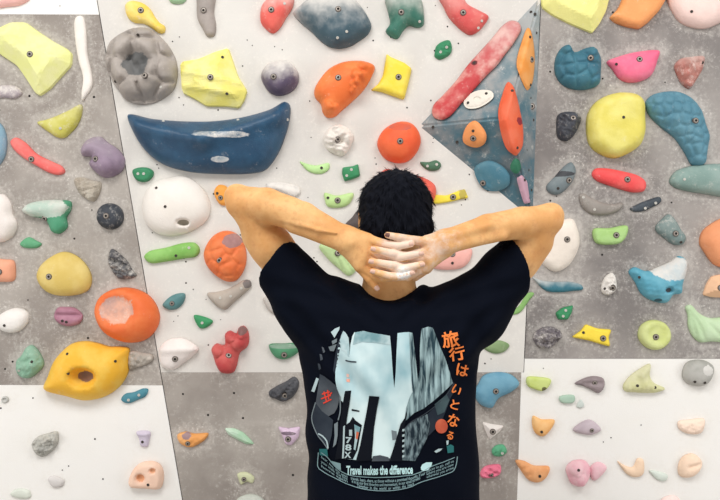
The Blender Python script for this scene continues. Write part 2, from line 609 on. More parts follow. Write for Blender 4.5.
def hold(label, tile, pts, color, h=1.0, worn=None, chalk=0.0, top=0.0, prof='round', bolts=(), screws=(), pale=(),
         sharp=False, cobble=None, noise=0.0, feats=(), pits=(), patches=(), n=260, tilt=(0, 0), rough=0.55, grain=0.3,
         base=0.0, onvol=False, bolt_scale=1.0):
    """one moulded hold. Outline, bolts and features are in pixels of the photo (tile = its corner and zoom)."""
    if tile is None:
        cv = lambda p: (p[0], p[1])
        sc = 1.0
    else:
        cv = lambda p: (tile[0] + p[0] / 3.846, tile[1] + p[1] / 3.846)
        sc = 1 / 3.846
    if isinstance(pts, str):
        q = [float(v) for v in pts.replace(',', ' ').split()]
        pts = list(zip(q[0::2], q[1::2]))
    pts = [cv(p) for p in pts]
    idx = len(HOLDS)
    rs = np.random.RandomState(100 + idx)
    P0 = np.array(pts, float)
    per = np.linalg.norm(np.roll(P0, -1, 0) - P0, axis=1).sum()
    total = int(min(110, max(30, per / 2.6)))
    poly = chaikin(pts, total) if sharp else catmull(pts, total)
    ar = abs((poly[:, 0] * np.roll(poly[:, 1], -1) - np.roll(poly[:, 0], -1) * poly[:, 1]).sum()) / 2
    sp = max(0.9, math.sqrt(ar / n))
    rin = 0.5
    fine = [cv(p[:2]) + (p[2] * sc * 1.25 + 0.6, p[3] * sc * 1.25 + 0.6) for p in list(patches) + list(pits)]
    V, F = tri_fill(poly, sp, (0.28 * min(sp, 3), 0.9 * min(sp, 3)), rs, fine)
    d = seg_dist(V, poly)
    dm = d.max()
    isb = d < 1e-3
    H0 = h * dm / 340.0 * 0.95
    if prof == 'round':
        t = np.clip(d / (0.95 * dm), 0, 1); f = np.sqrt(1 - (1 - t) ** 2)
    elif prof == 'dome':
        t = np.clip(d / dm, 0, 1); f = np.sqrt(1 - (1 - t) ** 2) * 0.75 + 0.25 * t
    elif prof == 'block':
        t = np.clip(d / (0.35 * dm), 0, 1); f = np.sqrt(1 - (1 - t) ** 2) * (0.92 + 0.08 * d / dm)
    else:  # facet
        t = np.clip(d / (0.62 * dm), 0, 1); f = 0.25 * (d > 1e-3) + 0.75 * t
    c2 = (V - V.mean(0)) / np.maximum(1, np.abs(V - V.mean(0)).max(0))
    f = f * (1 + tilt[0] * c2[:, 0] + tilt[1] * c2[:, 1])
    # relax the medial crease
    if prof != 'facet':
        E = set()
        for a, b_, c in F:
            E.update((tuple(sorted((a, b_))), tuple(sorted((b_, c))), tuple(sorted((a, c)))))
        E = np.array(list(E))
        deg = np.bincount(E.ravel(), minlength=len(V)).astype(float)
        wgt = np.clip((d / dm - 0.3) / 0.4, 0, 1) * 0.8
        for it in range(12):
            s = np.bincount(E[:, 0], weights=f[E[:, 1]], minlength=len(V)) + np.bincount(E[:, 1], weights=f[E[:, 0]], minlength=len(V))
            f = f * (1 - wgt) + wgt * s / np.maximum(1, deg)
    hh = f * H0
    damp = np.clip(d / 2.5, 0, 1)
    if noise:
        hh += damp * noise * H0 * (sm_noise(V, dm * 1.1, idx) * 0.7 + sm_noise(V, dm * 0.45, idx + 50) * 0.4)
    if cobble:
        cs, depth = cobble
        lo, hi = V.min(0), V.max(0)
        sd = np.array([(x + rs.uniform(-.35, .35) * cs, y + rs.uniform(-.35, .35) * cs)
                       for x in np.arange(lo[0] - cs, hi[0] + cs, cs) for y in np.arange(lo[1] - cs, hi[1] + cs, cs)])
        dd = np.sort(np.linalg.norm(V[:, None] - sd[None], axis=2), axis=1)
        g = dd[:, 1] - dd[:, 0]
        hh -= damp * depth * H0 * np.exp(-(g / (0.2 * cs)) ** 2)
        hh += damp * 0.25 * depth * H0 * np.cos(np.clip(dd[:, 0] / (0.7 * cs), 0, 1) * math.pi / 2)
    for ft in feats:
        if ft[0] == 'bump':
            _, x, y, r, amt = ft
            x, y = cv((x, y)); r *= sc
            q = np.clip(1 - ((V[:, 0] - x) ** 2 + (V[:, 1] - y) ** 2) / r ** 2, 0, 1)
            hh += amt * H0 * np.sqrt(q) * damp
        else:  # ridge / groove along a line
            _, x0, y0, x1, y1, w, amt = ft
            a = np.array(cv((x0, y0))); b_ = np.array(cv((x1, y1))); w *= sc
            ab = b_ - a
            tt = np.clip(((V - a) @ ab) / (ab @ ab), 0, 1)
            q = np.linalg.norm(V - a - tt[:, None] * ab, axis=1) / w
            hh += amt * H0 * np.exp(-q ** 2) * damp
    for pt in pits:
        x, y = cv(pt[:2]); rx, ry = pt[2] * sc, pt[3] * sc
        q = ((V[:, 0] - x) / rx) ** 2 + ((V[:, 1] - y) / ry) ** 2
        k = np.clip(1.25 - q, 0, 1.0)
        hh = hh - pt[4] * H0 * (3 * k ** 2 - 2 * k ** 3)
    hh = np.where(isb, -0.001, np.maximum(hh, 0.0015))
    bh = vol_height(V) if onvol else np.full(len(V), base)
    tot = hh + bh
    hw = float(bh.mean()) + 0.35 * float(hh.max())
    s = (CAM_D - hw) / FPX
    X = (V[:, 0] - 360) * s
    Z = CAM_Z + (250 - V[:, 1]) * s
    cx, cz = float(X[isb].mean()), float(Z[isb].mean())
    ob = float(bh.mean()) if onvol else base
    verts = [(x - cx, -(t_ - ob), z - cz) for x, t_, z in zip(X, tot, Z)]
    faces = []
    for a, b_, c in F:
        ux, uz = X[b_] - X[a], Z[b_] - Z[a]
        vx, vz = X[c] - X[a], Z[c] - Z[a]
        faces.append((a, b_, c) if ux * vz - uz * vx > 0 else (a, c, b_))
    # close the back
    half = max(0.01, (Z.max() - Z.min()) / 2)
    mats = [resin(color, worn, chalk + 0.1, top, half, rough, grain, [(pa[4], pa[5] if len(pa) > 5 else None, pa[6] if len(pa) > 6 else 0.1) for pa in patches])]
    masks = []
    for pa in patches:
        x, y = cv(pa[:2]); rx, ry = pa[2] * sc, pa[3] * sc
        q = np.sqrt(((V[:, 0] - x) / rx) ** 2 + ((V[:, 1] - y) / ry) ** 2) + 0.12 * sm_noise(V, max(rx, ry) * 0.8, idx + 9) * (min(rx, ry) > 3)
        masks.append(np.clip((1.22 - q) / 0.44, 0, 1))
    nbk = [i for i in range(len(V)) if isb[i]]
    # order the boundary by the outline
    arc = {}
    for i in nbk:
        arc[i] = int(np.argmin(np.linalg.norm(poly - V[i], axis=1)))
    nbk.sort(key=lambda i: arc[i])
    pa_ = poly
    sgn = (pa_[:, 0] * np.roll(pa_[:, 1], -1) - np.roll(pa_[:, 0], -1) * pa_[:, 1]).sum()
    back = nbk if sgn > 0 else nbk[::-1]
    if onvol:      # the back follows the faces of the volume
        k = len(verts)
        lift = [(v[0], -(float(b_) - ob) - 0.007, v[2]) for v, b_ in zip(verts, bh)]
        isl = {i: i for i in nbk}
        for i in range(len(V)):
            if not isb[i]:
                isl[i] = len(verts); verts.append(lift[i])
            else:
                verts[i] = lift[i]
        allf = faces + [(isl[a], isl[c], isl[b_]) for a, b_, c in faces]
    else:
        allf = faces + [back]
    me = mesh_from('climbing_hold', verts, allf, mats, prof != 'facet')
    for k, mk in enumerate(masks):
        at = me.attributes.new('patch_%d' % k, 'FLOAT', 'POINT')
        at.data.foreach_set('value', np.concatenate([mk, np.zeros(len(verts) - len(mk))]).astype(np.float32))
    o = new_obj('climbing_hold', me)
    o.location = (cx, -ob, cz)
    o['label'] = label
    o['category'] = 'climbing hold'
    o['group'] = 'climbing holds bolted to the wall'
    HOLDS.append(o)
    OUTLINES.append(poly)
    # bolts and screws sit in the face
    bvh = BVHTree.FromPolygons([Vector(v) for v in verts], faces)

    def stick(mesh, name, p, scale):
        x, y = cv(p)
        wx = (x - 360) * s - cx; wz = CAM_Z + (250 - y) * s - cz
        hit = bvh.ray_cast(Vector((wx, -1, wz)), Vector((0, 1, 0)))
        if hit[0] is None:
            hit = bvh.find_nearest(Vector((wx, -0.02, wz)))
        loc, nrm = hit[0], hit[1]
        nrm = (nrm * 0.6 + Vector((0, -0.4, 0))).normalized()
        c = new_obj(name, mesh, o)
        c.location = loc + nrm * 0.0005
        c.rotation_euler = Vector((0, -1, 0)).rotation_difference(nrm).to_euler()
        c.scale = (scale,) * 3
        return c
    for b_ in bolts:
        stick(BOLT, 'bolt', b_, bolt_scale * .9)
    for b_ in screws:
        stick(SCREW_D, 'screw', b_, 1.0)
    for b_ in pale:
        stick(SCREW_L, 'screw', b_, 1.0)
    return o

# ------------------------------------------------------------------ the holds, photo tile by photo tile
A0, B0, C0, D0, E0, F0, G0 = (0, 0), (100, 0), (200, 0), (300, 0), (400, 0), (500, 0), (590, 0)
A1, B1, C1, D1, E1, F1, G1 = (0, 120), (100, 120), (200, 120), (300, 120), (400, 120), (500, 120), (590, 120)
A2, B2, C2, D2, E2, F2, G2 = (0, 240), (100, 240), (200, 240), (300, 240), (400, 240), (500, 240), (590, 240)
A3, B3, C3, D3, E3, F3, G3 = (0, 370), (100, 370), (200, 370), (300, 370), (400, 370), (500, 370), (590, 370)

# --- top left
hold('pale pink hold cut off by the top left corner of the photo', A0, '-60,-60 118,-60 112,-5 95,8 70,19 30,24 -60,26', (243, 184, 182), .7)
hold('large pale yellow slab hold tilted on the upper left grey panel', A0, '-25,120 0,100 40,82 95,82 140,115 200,155 255,185 275,205 272,250 235,290 190,340 150,368 130,355 95,300 60,250 0,210 -25,190',
     (235, 237, 150), .6, (240, 240, 172), prof='facet', bolts=[(128, 216)], sharp=True, chalk=.05)
hold('tall narrow white wavy hold right of the large yellow slab', A0, '290,68 302,60 318,62 328,85 335,150 338,210 352,270 355,330 332,370 315,390 312,360 318,300 300,230 288,150 284,90', (236, 229, 222), .9)
hold('dusty mauve grey oval hold below the large yellow slab', A0, '-30,340 30,325 70,335 85,358 62,378 20,376 -30,372', (158, 146, 154), .8, chalk=.35, top=.2)
hold('olive yellow wedge hold with upswept right tip, left grey panel', None, '36,122 46,119 57,115 68,110 81,104 82,110 79,121 74,129 70,133 64,138 56,137 48,132 41,127', (196, 190, 78), .8, (210, 205, 100), chalk=.22, top=.15, pale=[(62, 129)], tilt=(.25, 0))
hold('light blue round hold cut by the left edge above the pink bar', None, '-22,126 -5,120 3,128 6,142 3,158 -5,167 -22,164', (132, 172, 196), .8, chalk=.15)
hold('yellow drop hold with a pale tail at the top, above the grey rock', B0, '95,18 112,2 140,2 168,12 190,30 210,62 228,85 249,100 246,124 225,126 200,108 168,90 132,86 105,66', (243, 205, 75), .9, (246, 220, 120), bolts=[(162, 45)], chalk=.15)
hold('small pale green hold cut by the top edge above the yellow slab', B0, '262,-40 330,-40 330,0 318,11 290,14 268,6', (150, 188, 148), .8)
hold('grey tongue shaped hold hanging at the top of the white panel', B0, '376,-40 440,-40 438,50 446,100 437,138 412,140 392,108 373,70 370,20', (166, 156, 150), .9, (150, 141, 136), bolts=[(402, 45)], chalk=.1)
hold('big round grey rock hold with a dark hollow in its middle', B0, '95,110 140,98 190,106 230,138 265,180 288,230 292,290 277,340 237,375 190,395 140,397 92,380 62,342 35,300 14,240 20,180 48,138', (158, 150, 144), .85, (172, 163, 156), prof='dome',
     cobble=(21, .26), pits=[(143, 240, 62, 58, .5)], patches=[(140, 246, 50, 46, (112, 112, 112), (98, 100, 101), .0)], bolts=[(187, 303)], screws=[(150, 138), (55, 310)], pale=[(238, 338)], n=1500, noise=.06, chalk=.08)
hold('pale yellow ribbed slab hold above the big blue hold', None, '179,61 198,58 214,51 228,47 232,58 238,76 247,90 244,100 239,108 225,106 206,106 195,99 181,92', (239, 229, 112), .55, (243, 236, 150), prof='facet', sharp=True,
     bolts=[(212, 79)], screws=[(223, 58), (228, 95)], feats=[('ridge', 180, 72, 240, 84, 2.5, .12), ('ridge', 182, 86, 236, 96, 2.5, .12)], n=420)
hold('very large dark blue boat shaped hold on the white panel', None, '125,113 150,117 185,119.5 215,119 245,114.5 270,107 284,99.5 289,103 289,116 284,136 275,156 264,169 250,172.5 215,173 185,170.5 160,163 143,150 131,132', (24, 60, 92), .8, (32, 74, 108),
     prof='round', feats=[('ridge', 140, 126, 205, 141, 9, .34), ('ridge', 205, 141, 278, 117, 9, .34)], screws=[], pale=[(238, 120), (287, 119), (163, 121)], bolts=[],
     patches=[(222, 136, 30, 3.2, (70, 105, 135), (190, 195, 200), .55), (221, 160, 9, 3, (90, 125, 150), (190, 195, 200), .45)], n=900, chalk=.07, rough=.4, tilt=(0, .1))
hold('small red heart shaped hold with pale top at the top edge', C0, '230,45 240,12 270,-12 358,-12 356,25 330,68 305,108 280,126 255,112 233,85', (232, 88, 78), .95, (236, 110, 96), chalk=.12, top=.35, bolts=[(277, 45)], pale=[(327, 20)])
hold('large slate blue pebble hold with chalky top at the top edge', D0, '-28,45 0,15 40,-12 200,-12 240,25 265,65 275,95 262,128 230,152 195,173 150,183 110,175 75,150 40,115 0,82', (50, 78, 92), .75, (66, 92, 106), chalk=.08, top=.62, bolts=[(148, 47)], pale=[(145, 152), (180, 130)], n=500)
hold('round dark purple ball hold with white chalked top', C0, '232,295 238,270 262,240 300,230 340,232 368,258 380,295 367,335 338,357 300,366 265,352 243,322', (78, 66, 92), 1.05, (96, 84, 106), chalk=.15, top=.75, bolts=[(287, 303)], feats=[('ridge', 300, 235, 310, 310, 12, -.12)], n=420)
hold('orange hold with a clump of pebbles along its right side', D0, '53,342 75,300 110,260 160,235 210,228 255,232 288,250 275,292 245,342 200,387 160,422 130,447 100,447 85,427 78,396 57,372', (238, 108, 42), .9, (243, 128, 60),
     bolts=[(148, 305)], feats=[('bump', 240, 255, 20, .28), ('bump', 218, 292, 22, .3), ('bump', 246, 296, 20, .3), ('bump', 214, 330, 19, .28), ('bump', 208, 355, 16, .28), ('bump', 105, 412, 24, .3), ('bump', 138, 424, 20, .28), ('bump', 222, 318, 14, .28)], n=1000, chalk=.05)
hold('dark green two legged hold with chalky top at top edge', D0, '330,-14 460,-14 478,50 475,95 450,104 420,96 395,120 375,147 345,136 329,116 346,88 340,50', (38, 100, 84), .9, (52, 116, 98), chalk=.1, top=.45, bolts=[(388, 55)], pale=[(459, 87)])
hold('bright yellow square hold with pulled corners on white panel', D0, '333,204 350,218 370,226 402,240 431,262 420,312 401,384 360,370 310,352 270,346 300,322 318,290 325,250', (243, 219, 52), .6, (245, 226, 90), sharp=True, prof='block', bolts=[(378, 300)], chalk=.05)
hold('orange red round ball hold above the climber\'s head', D1, '297,92 310,50 340,20 385,3 430,10 460,45 466,85 446,130 410,160 365,163 322,142', (240, 84, 38), 1.0, (243, 100, 52), bolts=[(383, 87)], patches=[(385, 30, 42, 16, (214, 84, 54), (150, 92, 90), .08)], n=350)
hold('white rosette shaped hold left of the orange red ball', D1, '88,72 108,32 150,14 186,30 206,56 196,96 166,136 140,132 105,112', (233, 226, 218), .8, noise=.3, feats=[('bump', 175, 60, 26, .35), ('bump', 115, 70, 24, .3), ('bump', 160, 110, 24, .3), ('bump', 145, 35, 20, .3)], bolts=[(145, 78)], n=600)
hold('light green sliver hold with raised left tip, left of green cube', D1, '-2,158 20,166 60,174 112,166 111,190 86,206 50,205 22,190', (182, 224, 148), .8, screws=[(83, 185)])
hold('small dark green cube hold above the climber\'s left wrist', D1, '163,182 205,176 224,168 232,216 200,229 170,236 161,205', (38, 128, 78), .9, prof='block', sharp=True, pale=[(180, 215), (198, 192)])
hold('light green block hold just above the climber\'s left forearm', D1, '93,280 140,290 206,281 190,322 160,336 105,332 95,306', (184, 219, 140), .9, bolts=[(145, 310)], screws=[(108, 300)])
hold('small mottled dark green bean hold right of the orange red ball', E1, '77,162 110,161 140,154 159,170 150,190 120,196 95,186', (62, 102, 76), .9, chalk=.1, pale=[(105, 178), (140, 172)])
hold('yellow bar hold with square right end beside the climber\'s head', E1, '95,286 125,286 180,290 228,270 250,265 264,300 230,306 190,316 145,323 95,320', (243, 219, 56), .8, sharp=True, prof='block', bolts=[(203, 297)], patches=[(240, 285, 14, 20, (190, 172, 70), None, .05)])
hold('red hold almost hidden behind the climber\'s hair', None, '378,177 386,168.5 400,172 424,177 436,186 433,203 400,215 380,205', (228, 88, 70), .8)
hold('dark brown hold sliver showing left of the climber\'s head', None, '345,225 352,217 358,210 376,210 376,230 352,230', (74, 64, 64), .8)
hold('white oval hold with grey rim behind the climber\'s left forearm', C1, '252,246 290,238 340,244 380,257 387,280 367,297 300,272 258,264', (234, 229, 223), .8, (205, 203, 199), feats=[('ridge', 300, 246, 375, 264, 8, -.35)])
hold('pale green ribbed shell hold below the climber\'s left forearm', None, '319,246 330,240 342,240 352,260 356,270 349,276 338,268 327,258', (184, 214, 150), .7, feats=[('ridge', 338, 250, 352, 272, 1.2, -.2), ('ridge', 334, 250, 343, 270, 1.2, -.2), ('ridge', 342, 248, 355, 267, 1.2, -.2)], bolts=[(338, 253)], n=450)
hold('pale salmon hold below the climber\'s right forearm', None, '428,262 438,252 455,248 472,249 470,261 462,268 445,270 433,268', (240, 172, 162), .7, bolts=[(452, 254)], screws=[(452, 263)])
# --- top middle and right
hold('red rounded wedge hold at the top edge left of the volume', E0, '150,-14 168,25 185,60 212,92 245,121 270,133 302,120 327,92 343,62 310,40 262,14 240,-14', (213, 74, 74), .85, (222, 96, 90), bolts=[(240, 55)], chalk=.1, top=.15, pale=[(300, 110), (312, 85)])
hold('small dark green nugget hold below the red wedge', E0, '134,202 140,175 165,157 191,154 201,180 195,206 170,223 150,228 133,216', (36, 126, 82), .9, noise=.2, pale=[(155, 203), (178, 185)])


# the big triangular volume: a low three-sided pyramid of painted plywood
VT = [np.array(p, float) for p in ((540.5, -3), (419.5, 126), (532.5, 219))]
VA = np.array((503.0, 122.0)); VH = 0.085


def vol_height(P):
    out = np.zeros(len(P))
    for i in range(3):
        a, b_ = VT[i], VT[(i + 1) % 3]
        M = np.array([[a[0] - VA[0], b_[0] - VA[0]], [a[1] - VA[1], b_[1] - VA[1]]])
        uv = np.linalg.solve(M, (P - VA).T).T
        ok = (uv[:, 0] >= -1e-6) & (uv[:, 1] >= -1e-6)
        out = np.where(ok, np.clip(1 - uv.sum(1), 0, 1) * VH, out)
    return out


def build_volume():
    c = W(500, 120)
    bm = bmesh.new()
    b3 = [bm.verts.new(W(*p) - c) for p in VT]
    ap = bm.verts.new(W(VA[0], VA[1]) - c + Vector((0, -VH, 0)))
    for i in range(3):
        bm.faces.new((b3[i], b3[(i + 1) % 3], ap))
    bm.faces.new(b3[::-1])
    bmesh.ops.recalc_face_normals(bm, faces=bm.faces)
    bmesh.ops.bevel(bm, geom=[e for e in bm.edges if ap in e.verts], offset=0.006, segments=2, affect='EDGES')
    me = bpy.data.meshes.new('climbing_volume'); bm.to_mesh(me); bm.free()
    me.materials.append(resin((62, 102, 118), (92, 106, 114), .26, .30, .3, .6, .2))
    o = new_obj('climbing_volume', me); o.location = c
    o['label'] = 'big triangular blue grey plywood volume above the climber\'s right arm'
    o['category'] = 'climbing volume'
    for (x, y) in ((531, 12), (536, 33), (535, 14), (457, 142), (530, 98), (533, 120), (526, 150), (528, 170), (531, 190), (433, 127), (488, 190)):
        h = float(vol_height(np.array([[x, y]], float))[0])
        s = new_obj('screw', SCREW_D, o)
        s.location = W(x, y, -h) - c + Vector((0, -0.0008, 0))
    for (x, y) in ((531.5, 106.5),):
        h = float(vol_height(np.array([[x, y]], float))[0])
        s = new_obj('bolt', BOLT, o)
        s.location = W(x, y, -h) - c + Vector((0, -0.0015, 0))
    return o


build_volume()
hold('long red sausage hold lying along the volume\'s upper left edge', E0, '124,432 130,402 165,365 215,310 260,250 300,205 350,150 400,92 430,75 458,83 466,110 442,160 400,216 370,256 335,290 290,340 235,400 190,450 157,463 132,452', (196, 56, 60), .95, (226, 150, 140), chalk=.14, top=.3,
     screws=[(285, 243)], patches=[(285, 243, 11, 11, (96, 30, 36), None, 0)], onvol=True, n=500, noise=.06)
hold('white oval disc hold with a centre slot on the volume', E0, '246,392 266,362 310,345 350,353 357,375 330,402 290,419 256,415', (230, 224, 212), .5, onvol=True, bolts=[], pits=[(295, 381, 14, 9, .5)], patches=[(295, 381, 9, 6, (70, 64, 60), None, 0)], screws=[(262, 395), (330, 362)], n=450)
hold('orange lens shaped hold at the top right of the volume', F0, '60,242 80,170 110,103 126,130 138,190 138,260 126,322 105,347 80,317 62,277', (240, 148, 58), .8, (242, 166, 90), onvol=True, bolts=[(120, 230)], screws=[(113, 145), (118, 325)])
hold('long orange red lens hold in the middle of the volume', None, '509,81 516,91 522,109 526,128 525,146 517,155 508,150 501,135 497.5,115 502,96', (243, 94, 54), .9, (245, 112, 76), onvol=True, patches=[(520, 121, 4, 4, (150, 30, 44), None, 0)], screws=[(511, 92), (517, 148)], n=1100)
hold('small orange pebble hold with two holes on the volume', E1, '243,62 258,20 285,4 310,24 331,60 326,90 300,104 265,96 247,82', (240, 150, 82), .9, onvol=True, bolts=[(280, 72)], screws=[(278, 45)])
hold('blue rounded hold low on the volume', E1, '288,184 312,164 342,158 390,180 420,220 416,252 380,272 330,266 305,240', (62, 118, 140), .6, (80, 130, 148), onvol=True, bolts=[(320, 242)], chalk=.1)
hold('small dark green knob hold on the lower right of the volume', E1, '424,176 440,149 460,158 466,185 450,206 430,196', (34, 108, 78), .9, onvol=True)
hold('mauve pink block hold at the bottom corner of the volume', F1, '60,225 80,213 105,235 115,290 121,317 95,322 80,285', (196, 152, 172), .8, onvol=True, sharp=True, prof='block', screws=[(92, 232)])
hold('large pale yellow block hold cut by the top edge, right panel', F0, '158,-40 162,28 200,56 270,91 330,116 357,127 386,90 412,40 432,-40', (235, 231, 138), .6, prof='facet', sharp=True, chalk=.08)
hold('teal cobbled ball hold with small knobs on top', F0, '213,252 219,215 240,180 265,168 290,196 330,182 365,178 391,215 392,270 386,320 350,339 300,343 248,326 219,290', (42, 100, 122), .85, (56, 116, 136), cobble=(13, .15), feats=[('bump', 262, 190, 26, .25), ('bump', 352, 195, 26, .25)], bolts=[(340, 230)], n=1100, chalk=.05)
hold('small black knob hold with chalk marks below the teal ball', None, '559,114 568,111 579,113 582,118 578,130 573,137 566,141 559,138 557,126', (48, 52, 62), .9, (64, 68, 78), noise=.25, chalk=.18, bolts=[(572, 119)], n=400)
hold('orange flat wedge hold at the top edge of right panel', G0, '76,66 110,30 140,-40 305,-40 290,5 268,42 225,87 190,111 140,101 98,86', (240, 155, 88), .65, sharp=True, prof='block', chalk=.08)
hold('large pale pink round hold at the top right corner', G0, '295,-60 305,5 322,42 352,82 400,103 450,106 500,88 560,50 560,-60', (245, 214, 206), .7, screws=[(380, 52)])
hold('hot pink half moon hold on the upper right panel', G0, '67,236 120,212 190,195 271,194 263,232 241,286 205,309 150,316 115,301 88,265', (242, 100, 138), .8, (243, 122, 152), bolts=[(183, 233)], screws=[(97, 250)], tilt=(0, .15))
hold('chalky reddish brown knob hold right of the hot pink half moon', G0, '328,250 350,224 400,214 442,214 442,250 417,300 386,339 358,322 338,285', (176, 104, 94), .9, (186, 124, 112), noise=.3, chalk=.28, top=.25, screws=[(428, 243)])
hold('large yellow rounded hold in the middle of the right panel', None, '589,113 596,102 607,95 622,91.5 638,94 645,101 646,115 646,132 641,145 628,154 615,158 602,154 591,145 587.5,128', (226, 213, 92), .65, (234, 224, 120), bolts=[], screws=[(620, 119)], prof='block', noise=.05, chalk=.06)
hold('large blue scaly teardrop hold at the right side', None, '646.5,102 654,94 676,90.5 691,96 702,108 708,126 711,135 709,150 706.5,163 700,166 693,164.5 687,154 676,138 660,125 650,114', (72, 126, 148), .75, (88, 140, 160), cobble=(10, .15), bolts=[(692, 122)], n=1300, chalk=.05)
# --- second row left
hold('coral pink long bar hold slanting on the left grey panel', A1, '38,84 58,66 95,84 140,128 200,159 240,179 250,200 226,212 185,202 140,177 90,147 53,115', (240, 98, 94), .95, (242, 120, 114), bolts=[(125, 152)], chalk=.05)
hold('lumpy purple hold beside the seam on the left grey panel', A1, '306,112 330,75 380,61 412,85 450,110 476,150 467,192 430,217 395,220 360,197 338,165 350,142 312,136', (146, 126, 148), .95, (126, 106, 130), feats=[('bump', 412, 180, 34, .25), ('ridge', 340, 80, 420, 100, 10, -.15)], bolts=[(375, 152)], chalk=.15, top=.12, n=500)
hold('small speckled beige rock hold below the purple lump', A1, '283,226 310,218 350,230 386,240 379,286 360,313 325,301 293,266', (172, 160, 144), .9, (200, 192, 178), chalk=.2, noise=.25, n=400, grain=1.0)
hold('black ball hold with white chalk scratches on left panel', A1, '368,372 378,338 405,320 438,322 466,344 473,378 460,406 430,422 398,416 376,396', (36, 42, 52), 1.0, (50, 56, 66), chalk=.22, bolts=[(417, 370)])
hold('green mushroom hold with thick white chalked cap', A1, '83,350 100,325 150,309 220,306 270,314 270,345 253,375 257,410 225,438 196,430 180,396 165,380 118,371', (58, 142, 104), .9, (74, 154, 116), chalk=.06, patches=[(178, 340, 96, 37, (206, 214, 204), (180, 204, 190), .35)], bolts=[(175, 378)], n=420, feats=[('ridge', 90, 345, 265, 330, 26, .3)])
hold('white rounded hold cut by the left edge of the photo', A1, '-70,290 -20,284 12,285 40,320 46,360 63,392 56,430 25,463 -70,466', (239, 231, 226), .8)
hold('small flat green hold low on the left grey panel', None, '19.5,244 28,237 36,240.5 41.5,244 38,247.5 30,248.5 22,247', (86, 162, 116), .9, chalk=.1)
hold('small dark green hold under the big blue hold\'s left end', B1, '124,194 150,182 186,184 206,200 196,226 170,239 138,230', (36, 122, 78), .9, prof='block', pale=[(150, 208), (172, 208)])
hold('large white dome hold with two holes left of the elbow', B1, '158,332 170,280 200,240 260,221 320,214 370,239 406,280 423,330 411,381 370,416 310,441 250,446 200,426 169,390', (243, 237, 230), .6, (239, 232, 224), patches=[(323, 395, 22, 11, (150, 142, 126), None, 0)], pits=[(323, 395, 26, 15, .35)], screws=[(260, 335), (222, 263)], n=500)
hold('small orange hold peeping out beside the climber\'s left elbow', B1, '438,272 455,249 485,254 500,290 490,327 463,326 443,300', (241, 158, 58), .9, bolts=[(466, 300)], screws=[(453, 283)], bolt_scale=.8)
hold('light green cucumber shaped hold under the white dome', B2, '168,62 185,44 250,29 320,11 365,11 384,36 372,62 320,72 250,84 195,90 174,77', (120, 182, 80), .95, (140, 196, 100), screws=[(295, 60)], pale=[(345, 30)], chalk=.04)
hold('orange cracked boulder hold with purple scar below the left elbow', None, '203,252 212,236 224,230.5 235,233 243,242 246,258 243,271 235,281 225,281.5 213,274 205,264', (233, 108, 50), .85, (238, 124, 66), cobble=(13, .1), patches=[(233, 241, 9, 7, (158, 112, 110), (190, 140, 130), .15)], bolts=[(221, 260)], n=900)
hold('grey beige boomerang hold with dark tip beneath the orange boulder', C2, '25,206 60,200 100,190 140,170 165,154 190,154 198,176 170,206 130,240 95,269 58,250', (172, 161, 150), .85, (186, 176, 164), patches=[(183, 168, 17, 17, (104, 96, 94), None, .1)], pale=[(80, 222), (120, 215), (160, 185)], tilt=(0, .2))
hold('red lumpy hold made of fused knobs, left of the shirt', C2, '41,422 60,399 92,404 94,362 113,349 138,360 145,340 165,330 181,345 188,380 181,411 152,436 141,480 126,512 80,512 59,482 49,450', (190, 58, 60), .9, (204, 84, 80), feats=[('bump', 165, 355, 24, .45), ('bump', 115, 370, 24, .4), ('bump', 65, 425, 26, .4), ('bump', 150, 395, 30, .35), ('bump', 100, 480, 40, .35)], patches=[(163, 348, 17, 17, (118, 78, 76), None, .1)], bolts=[(113, 442)], n=700, chalk=.08)
hold('dark green half moon hold touching the shirt\'s left side', C2, '264,404 320,398 378,400 384,424 350,452 315,461 283,446', (66, 136, 96), .9, patches=[(325, 408, 60, 9, (112, 146, 124), None, .2)], bolts=[(325, 440)])
hold('grey sliver hold showing beside the left shirt sleeve', None, '263,298 270,297 284,310 283,314 270,312', (188, 182, 176), .9)
hold('small teal grey bean hold right of the orange cup', B2, '239,252 265,220 300,205 326,207 323,236 300,263 264,269', (72, 122, 126), .9, (90, 136, 138), bolts=[(280, 243)], bolt_scale=.8)
hold('small green triangle hold left of the red lumpy hold', B2, '360,290 400,295 434,313 412,336 384,340', (40, 138, 82), .9, pale=[(395, 318)])
hold('white winged hold left of the red lumpy hold', B2, '228,412 260,385 310,377 350,394 377,420 352,451 312,481 280,502 240,491 223,450', (240, 231, 227), .8, feats=[('ridge', 235, 420, 370, 415, 18, .3)], bolts=[(293, 455)])
hold('big orange red round cup hold with white chalked dish', None, '93,313 97,299 107,291 122,287.5 136,289.5 148,296 156,307 158.5,320 153,333 143,341 128,343.5 112,339 100,330', (236, 102, 42), .85, (240, 118, 58), pits=[(117, 309, 20, 16, .42)], patches=[(118, 310, 17.5, 13.5, (232, 172, 146), (190, 150, 140), .3)], n=900, chalk=.03)
hold('dark textured shard hold with white chalk above the orange cup', B2, '28,85 42,33 75,54 105,84 121,114 139,136 105,151 68,149 47,125', (52, 52, 58), .85, (78, 78, 82), noise=.35, chalk=.36, n=600)
hold('large ochre yellow disc hold on the left grey panel', A2, '136,142 150,100 190,64 240,44 290,60 331,100 349,145 341,186 315,206 250,217 195,210 158,186', (220, 190, 96), .7, (228, 202, 118), bolts=[(200, 140)], chalk=.06, feats=[('ridge', 280, 60, 330, 190, 26, -.12)])
hold('small peach square hold cut by the left edge', A2, '-60,78 20,74 50,79 58,120 51,156 0,162 -60,158', (240, 164, 130), .8, bolts=[(5, 122)])
hold('white pebble hold with a dark hole near the left edge', A2, '-18,325 -12,298 20,272 70,261 106,280 107,311 80,347 40,358 0,347', (236, 232, 228), .85, screws=[(25, 327)])
